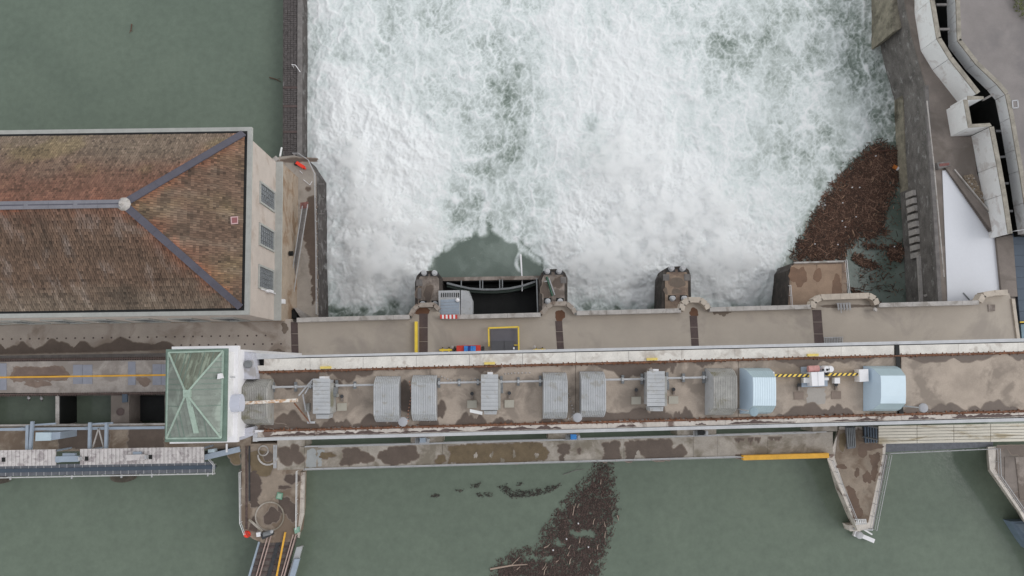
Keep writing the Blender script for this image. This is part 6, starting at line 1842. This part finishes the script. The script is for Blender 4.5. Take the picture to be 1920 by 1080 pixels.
# ================================================================ FLOATING DEBRIS
def sticks(name, label, polys, n, z, L, wd, m, seed, dirs=None, holes=(), edge=18, thr=-.15):
    rng = np.random.default_rng(seed)
    allx = [p[0] for q in polys for p in q]; ally = [p[1] for q in polys for p in q]
    X, Y = [], []
    tot = 0
    while tot < n:
        x = rng.uniform(min(allx), max(allx), n); y = rng.uniform(min(ally), max(ally), n)
        ok = np.zeros(n, bool)
        nz = fbm(x / 14, y / 14, 4, seed + 2)
        for q in polys:
            d = segdist(x, y, q + [q[0]])
            ok |= inpoly(x, y, q) & (rng.random(n) < np.clip(d / edge + .06, 0, 1) ** 1.2 * np.clip(.75 + 1.3 * nz, .12, 1))
        for hx, hy, hr, hr2 in holes:
            ok &= ((x - hx) / hr) ** 2 + ((y - hy) / hr2) ** 2 + 1.6 * nz + rng.uniform(-.7, .7, n) > .9
        X.append(x[ok]); Y.append(y[ok]); tot += ok.sum()
    X, Y = np.concatenate(X)[:n], np.concatenate(Y)[:n]
    P = np.array([tuple(W(a, b, z)) for a, b in zip(X, Y)])
    ang = rng.uniform(0, np.pi, n) if dirs is None else dirs + rng.normal(0, .7, n)
    Ln = L[0] + (L[1] - L[0]) * rng.random(n) ** 3
    ww = rng.uniform(wd[0], wd[1], n)
    d = np.stack([np.cos(ang), np.sin(ang), rng.uniform(-.06, .06, n)], -1) * Ln[:, None] / 2
    s = np.stack([-np.sin(ang), np.cos(ang), 0 * ang], -1) * ww[:, None]
    up = np.zeros_like(s); up[:, 2] = ww * 1.1
    P[:, 2] += rng.uniform(0, .16, n)
    V = np.stack([P - d - s, P - d + s, P - d * .95 + up, P + d - s * .6, P + d + s * .6, P + d * .95 + up * .7], 1).reshape(-1, 3)
    o0 = V.min(0)
    b = np.arange(n)[:, None] * 6
    fs = np.concatenate([b + np.array([[0, 2, 5, 3]]), b + np.array([[2, 1, 4, 5]]), b + np.array([[0, 3, 4, 1]])], 0)
    me = bpy.data.meshes.new(name)
    me.from_pydata((V - o0).tolist(), [], fs.tolist())
    me.materials.append(m)
    cv = me.attributes.new('tone', 'FLOAT', 'FACE')
    cv.data.foreach_set('value', np.tile(rng.random(n), 3).astype(np.float32))
    o = bpy.data.objects.new(name, me); COL.objects.link(o); o.location = o0
    tag(o, label, 'debris', kind='stuff')
    return o
def tone(name, c0, c1, c2):
    m = attr_mat(name, [(0, lin(c0)), (.7, lin(c1)), (1, lin(c2))], attr='tone')
    return m
raftS = [[(1112, 862), (1150, 860), (1158, 900), (1162, 925), (1166, 960), (1152, 1000), (1142, 1040), (1128, 1090), (1120, 1140), (900, 1140), (912, 1082), (925, 1052), (960, 1026), (1008, 1018), (1012, 990), (1038, 955), (1068, 918), (1094, 895)]]
sticks('floating_debris', 'brown raft of driftwood drifting across the calm green water below the walkway', raftS, 17500, Z_FB + .01, (.08, .5), (.03, .075), tone('driftwood_tone', (70, 60, 56), (88, 73, 68), (112, 94, 87)), 3, dirs=1.2, holes=((1012, 1046, 26, 7), (1096, 1000, 26, 9), (1050, 1022, 14, 6)), edge=32)
cl = [[(930, 912), (950, 906), (960, 918), (1000, 916), (1050, 906), (1055, 912), (1030, 926), (1000, 932), (960, 936), (945, 926)], [(880, 908), (902, 902), (902, 914), (884, 918)], [(806, 926), (826, 924), (824, 934), (810, 934)], [(850, 918), (872, 914), (874, 922), (852, 924)], [(892, 924), (926, 922), (926, 932), (894, 934)], [(966, 903), (984, 904), (982, 910), (968, 912)]]
sticks('floating_debris', 'thin broken line of dark debris left of the brown raft', cl, 620, Z_FB + .01, (.08, .4), (.035, .08), tone('wet_debris_tone', (58, 60, 55), (74, 68, 63), (92, 84, 78)), 5, dirs=.1, edge=5)
raftN = [[(1630, 268), (1650, 260), (1690, 280), (1697, 300), (1688, 335), (1676, 370), (1662, 410), (1666, 440), (1640, 452), (1608, 452), (1592, 468), (1586, 492), (1482, 494), (1484, 472), (1502, 436), (1528, 388), (1556, 344), (1592, 306)]]
sticks('driftwood_raft', 'large reddish brown raft of driftwood caught beside the bank wall', raftN, 15500, Z_TW + .1, (.1, 1.9), (.03, .085), tone('red_driftwood_tone', (58, 46, 40), (96, 70, 57), (144, 115, 98)), 13, edge=48)
cl3 = [[(1470, 500), (1560, 320), (1640, 250), (1700, 270), (1700, 330), (1690, 470), (1700, 560), (1600, 560), (1592, 490)]]
sticks('driftwood_raft', 'loose reddish sticks scattered round the large driftwood raft', cl3, 1500, Z_TW + .1, (.1, 1.1), (.03, .08), bpy.data.materials['red_driftwood_tone'], 19, edge=25)
cl2 = [[(1655, 462), (1690, 452), (1700, 478), (1690, 492), (1668, 490)], [(1600, 470), (1625, 482), (1660, 498), (1640, 506), (1610, 500), (1596, 486)], [(1615, 455), (1660, 458), (1655, 468), (1620, 468)], [(1590, 535), (1640, 555), (1660, 570), (1600, 570)]]
sticks('driftwood_raft', 'small patch of reddish driftwood close to the foot ledge of the bank wall', cl2, 1500, Z_TW + .12, (.12, .8), (.05, .11), bpy.data.materials['red_driftwood_tone'], 17, edge=10)
# branches and litter that stand out one by one
def branch(label, p, q, z, r, m, group=None, kink=.12, seed=0, name='floating_branch'):
    rr = random.Random(seed)
    a, b = W(*p, z + .2), W(*q, z + .2)
    d = b - a; u = Vector((-d.y, d.x, 0))
    mid = a + d * rr.uniform(.4, .6) + u * rr.uniform(-kink, kink)
    mb = MB().tube(a, mid, r, 6, r * .8).tube(mid, b, r * .8, 6, r * .4)
    if d.length > 1.5: mb.tube(mid, mid + d * .25 + u * .18, r * .5, 5, r * .25)
    return tag(mb.build(name, m), label, 'branch', group)
branch('long bare pale branch lying across the brown raft near the lower edge', (919, 1067), (989, 1058), Z_FB, .13, M['palewood'], kink=.05)
G1 = 'short pale branches in the brown raft'
pal = [((1074, 966), (1080, 944)), ((1083, 952), (1086, 944)), ((1112, 983), (1116, 972)), ((1135, 988), (1133, 978)), ((1020, 1027), (1032, 1019)), ((1066, 1029), (1070, 1022)), ((1068, 1058), (1071, 1046)), ((1017, 1068), (1024, 1056)), ((1020, 1078), (1026, 1062)), ((1126, 908), (1127, 898)), ((1086, 1018), (1088, 1008)), ((1064, 1042), (1068, 1034)), ((969, 1068), (975, 1063)), ((1157, 966), (1160, 976)), ((1134, 1008), (1136, 996)), ((1105, 1058), (1108, 1049)), ((1042, 1054), (1048, 1050)), ((1120, 1030), (1122, 1020))]
for k, (p, q) in enumerate(pal): branch('short pale branch floating in the brown raft below the walkway', p, q, Z_FB, .07, M['palewood'], G1, seed=k)
G2 = 'pale branches in the red driftwood'
rr = random.Random(33)
for k in range(26):
    x, y = rr.uniform(1520, 1650), rr.uniform(300, 480)
    if not inpoly(np.array([x]), np.array([y]), raftN[0])[0]: continue
    a = rr.uniform(0, 3.14); l = rr.uniform(5, 14)
    branch('pale brown branch among the reddish driftwood by the bank wall', (x, y), (x + l * math.cos(a), y + l * math.sin(a)), Z_TW + .15, .08, mat('light_brown_branch', (146, 118, 98), var=.25), G2, seed=k)
branch('dark thin trunk lying at the upper end of the reddish driftwood', (1640, 284), (1694, 282), Z_TW + .2, .14, M['wood'], kink=.03)
branch('dark twig floating on the calm water beside the dividing wall', (505, 145), (527, 154), Z_TW, .09, M['wood'])
branch('dark twig floating alone near the top of the calm tailrace water', (247, 45), (243, 62), Z_TW, .1, M['wood'])
branch('pale bare twig on the calm water just under the walkway edge', (1056, 890), (1098, 880), Z_FB, .05, M['coping'])
G3 = 'bits of white litter in the driftwood'
for x, y, z in ((1084, 981, Z_FB), (1103, 1025, Z_FB), (1037, 1031, Z_FB), (1062, 1010, Z_FB), (1641, 293, Z_TW), (1597, 352, Z_TW), (1611, 352, Z_TW), (1579, 381, Z_TW), (1604, 407, Z_TW), (1578, 415, Z_TW), (1584, 426, Z_TW), (1527, 458, Z_TW), (1676, 463, Z_TW), (1546, 385, Z_TW), (1570, 459, Z_TW)):
    a = MB().lathe(W(x, y, z + .15), [(.10, 0), (.12, .08), (.1, .28), (.04, .34)], 8)
    tag(a.build('litter', M['white']), 'small white bottle floating among the ' + ('brown raft below the walkway' if z > -5 else 'reddish driftwood'), 'bottle', G3 + (' below the walkway' if z > -5 else ' by the bank wall'))
t = thing('buoy', 'orange and white barrel floating at the right side of the driftwood', 'barrel', W(1680, 315, Z_TW))
MB().tube(W(1674, 312, Z_TW + .2), W(1681, 315, Z_TW + .25), .35, 12).build('barrel', mat('dull_orange', (180, 110, 56), var=.2), t)
MB().tube(W(1681, 315, Z_TW + .25), W(1684, 317, Z_TW + .25), .33, 12).build('barrel_end', M['white'], t)
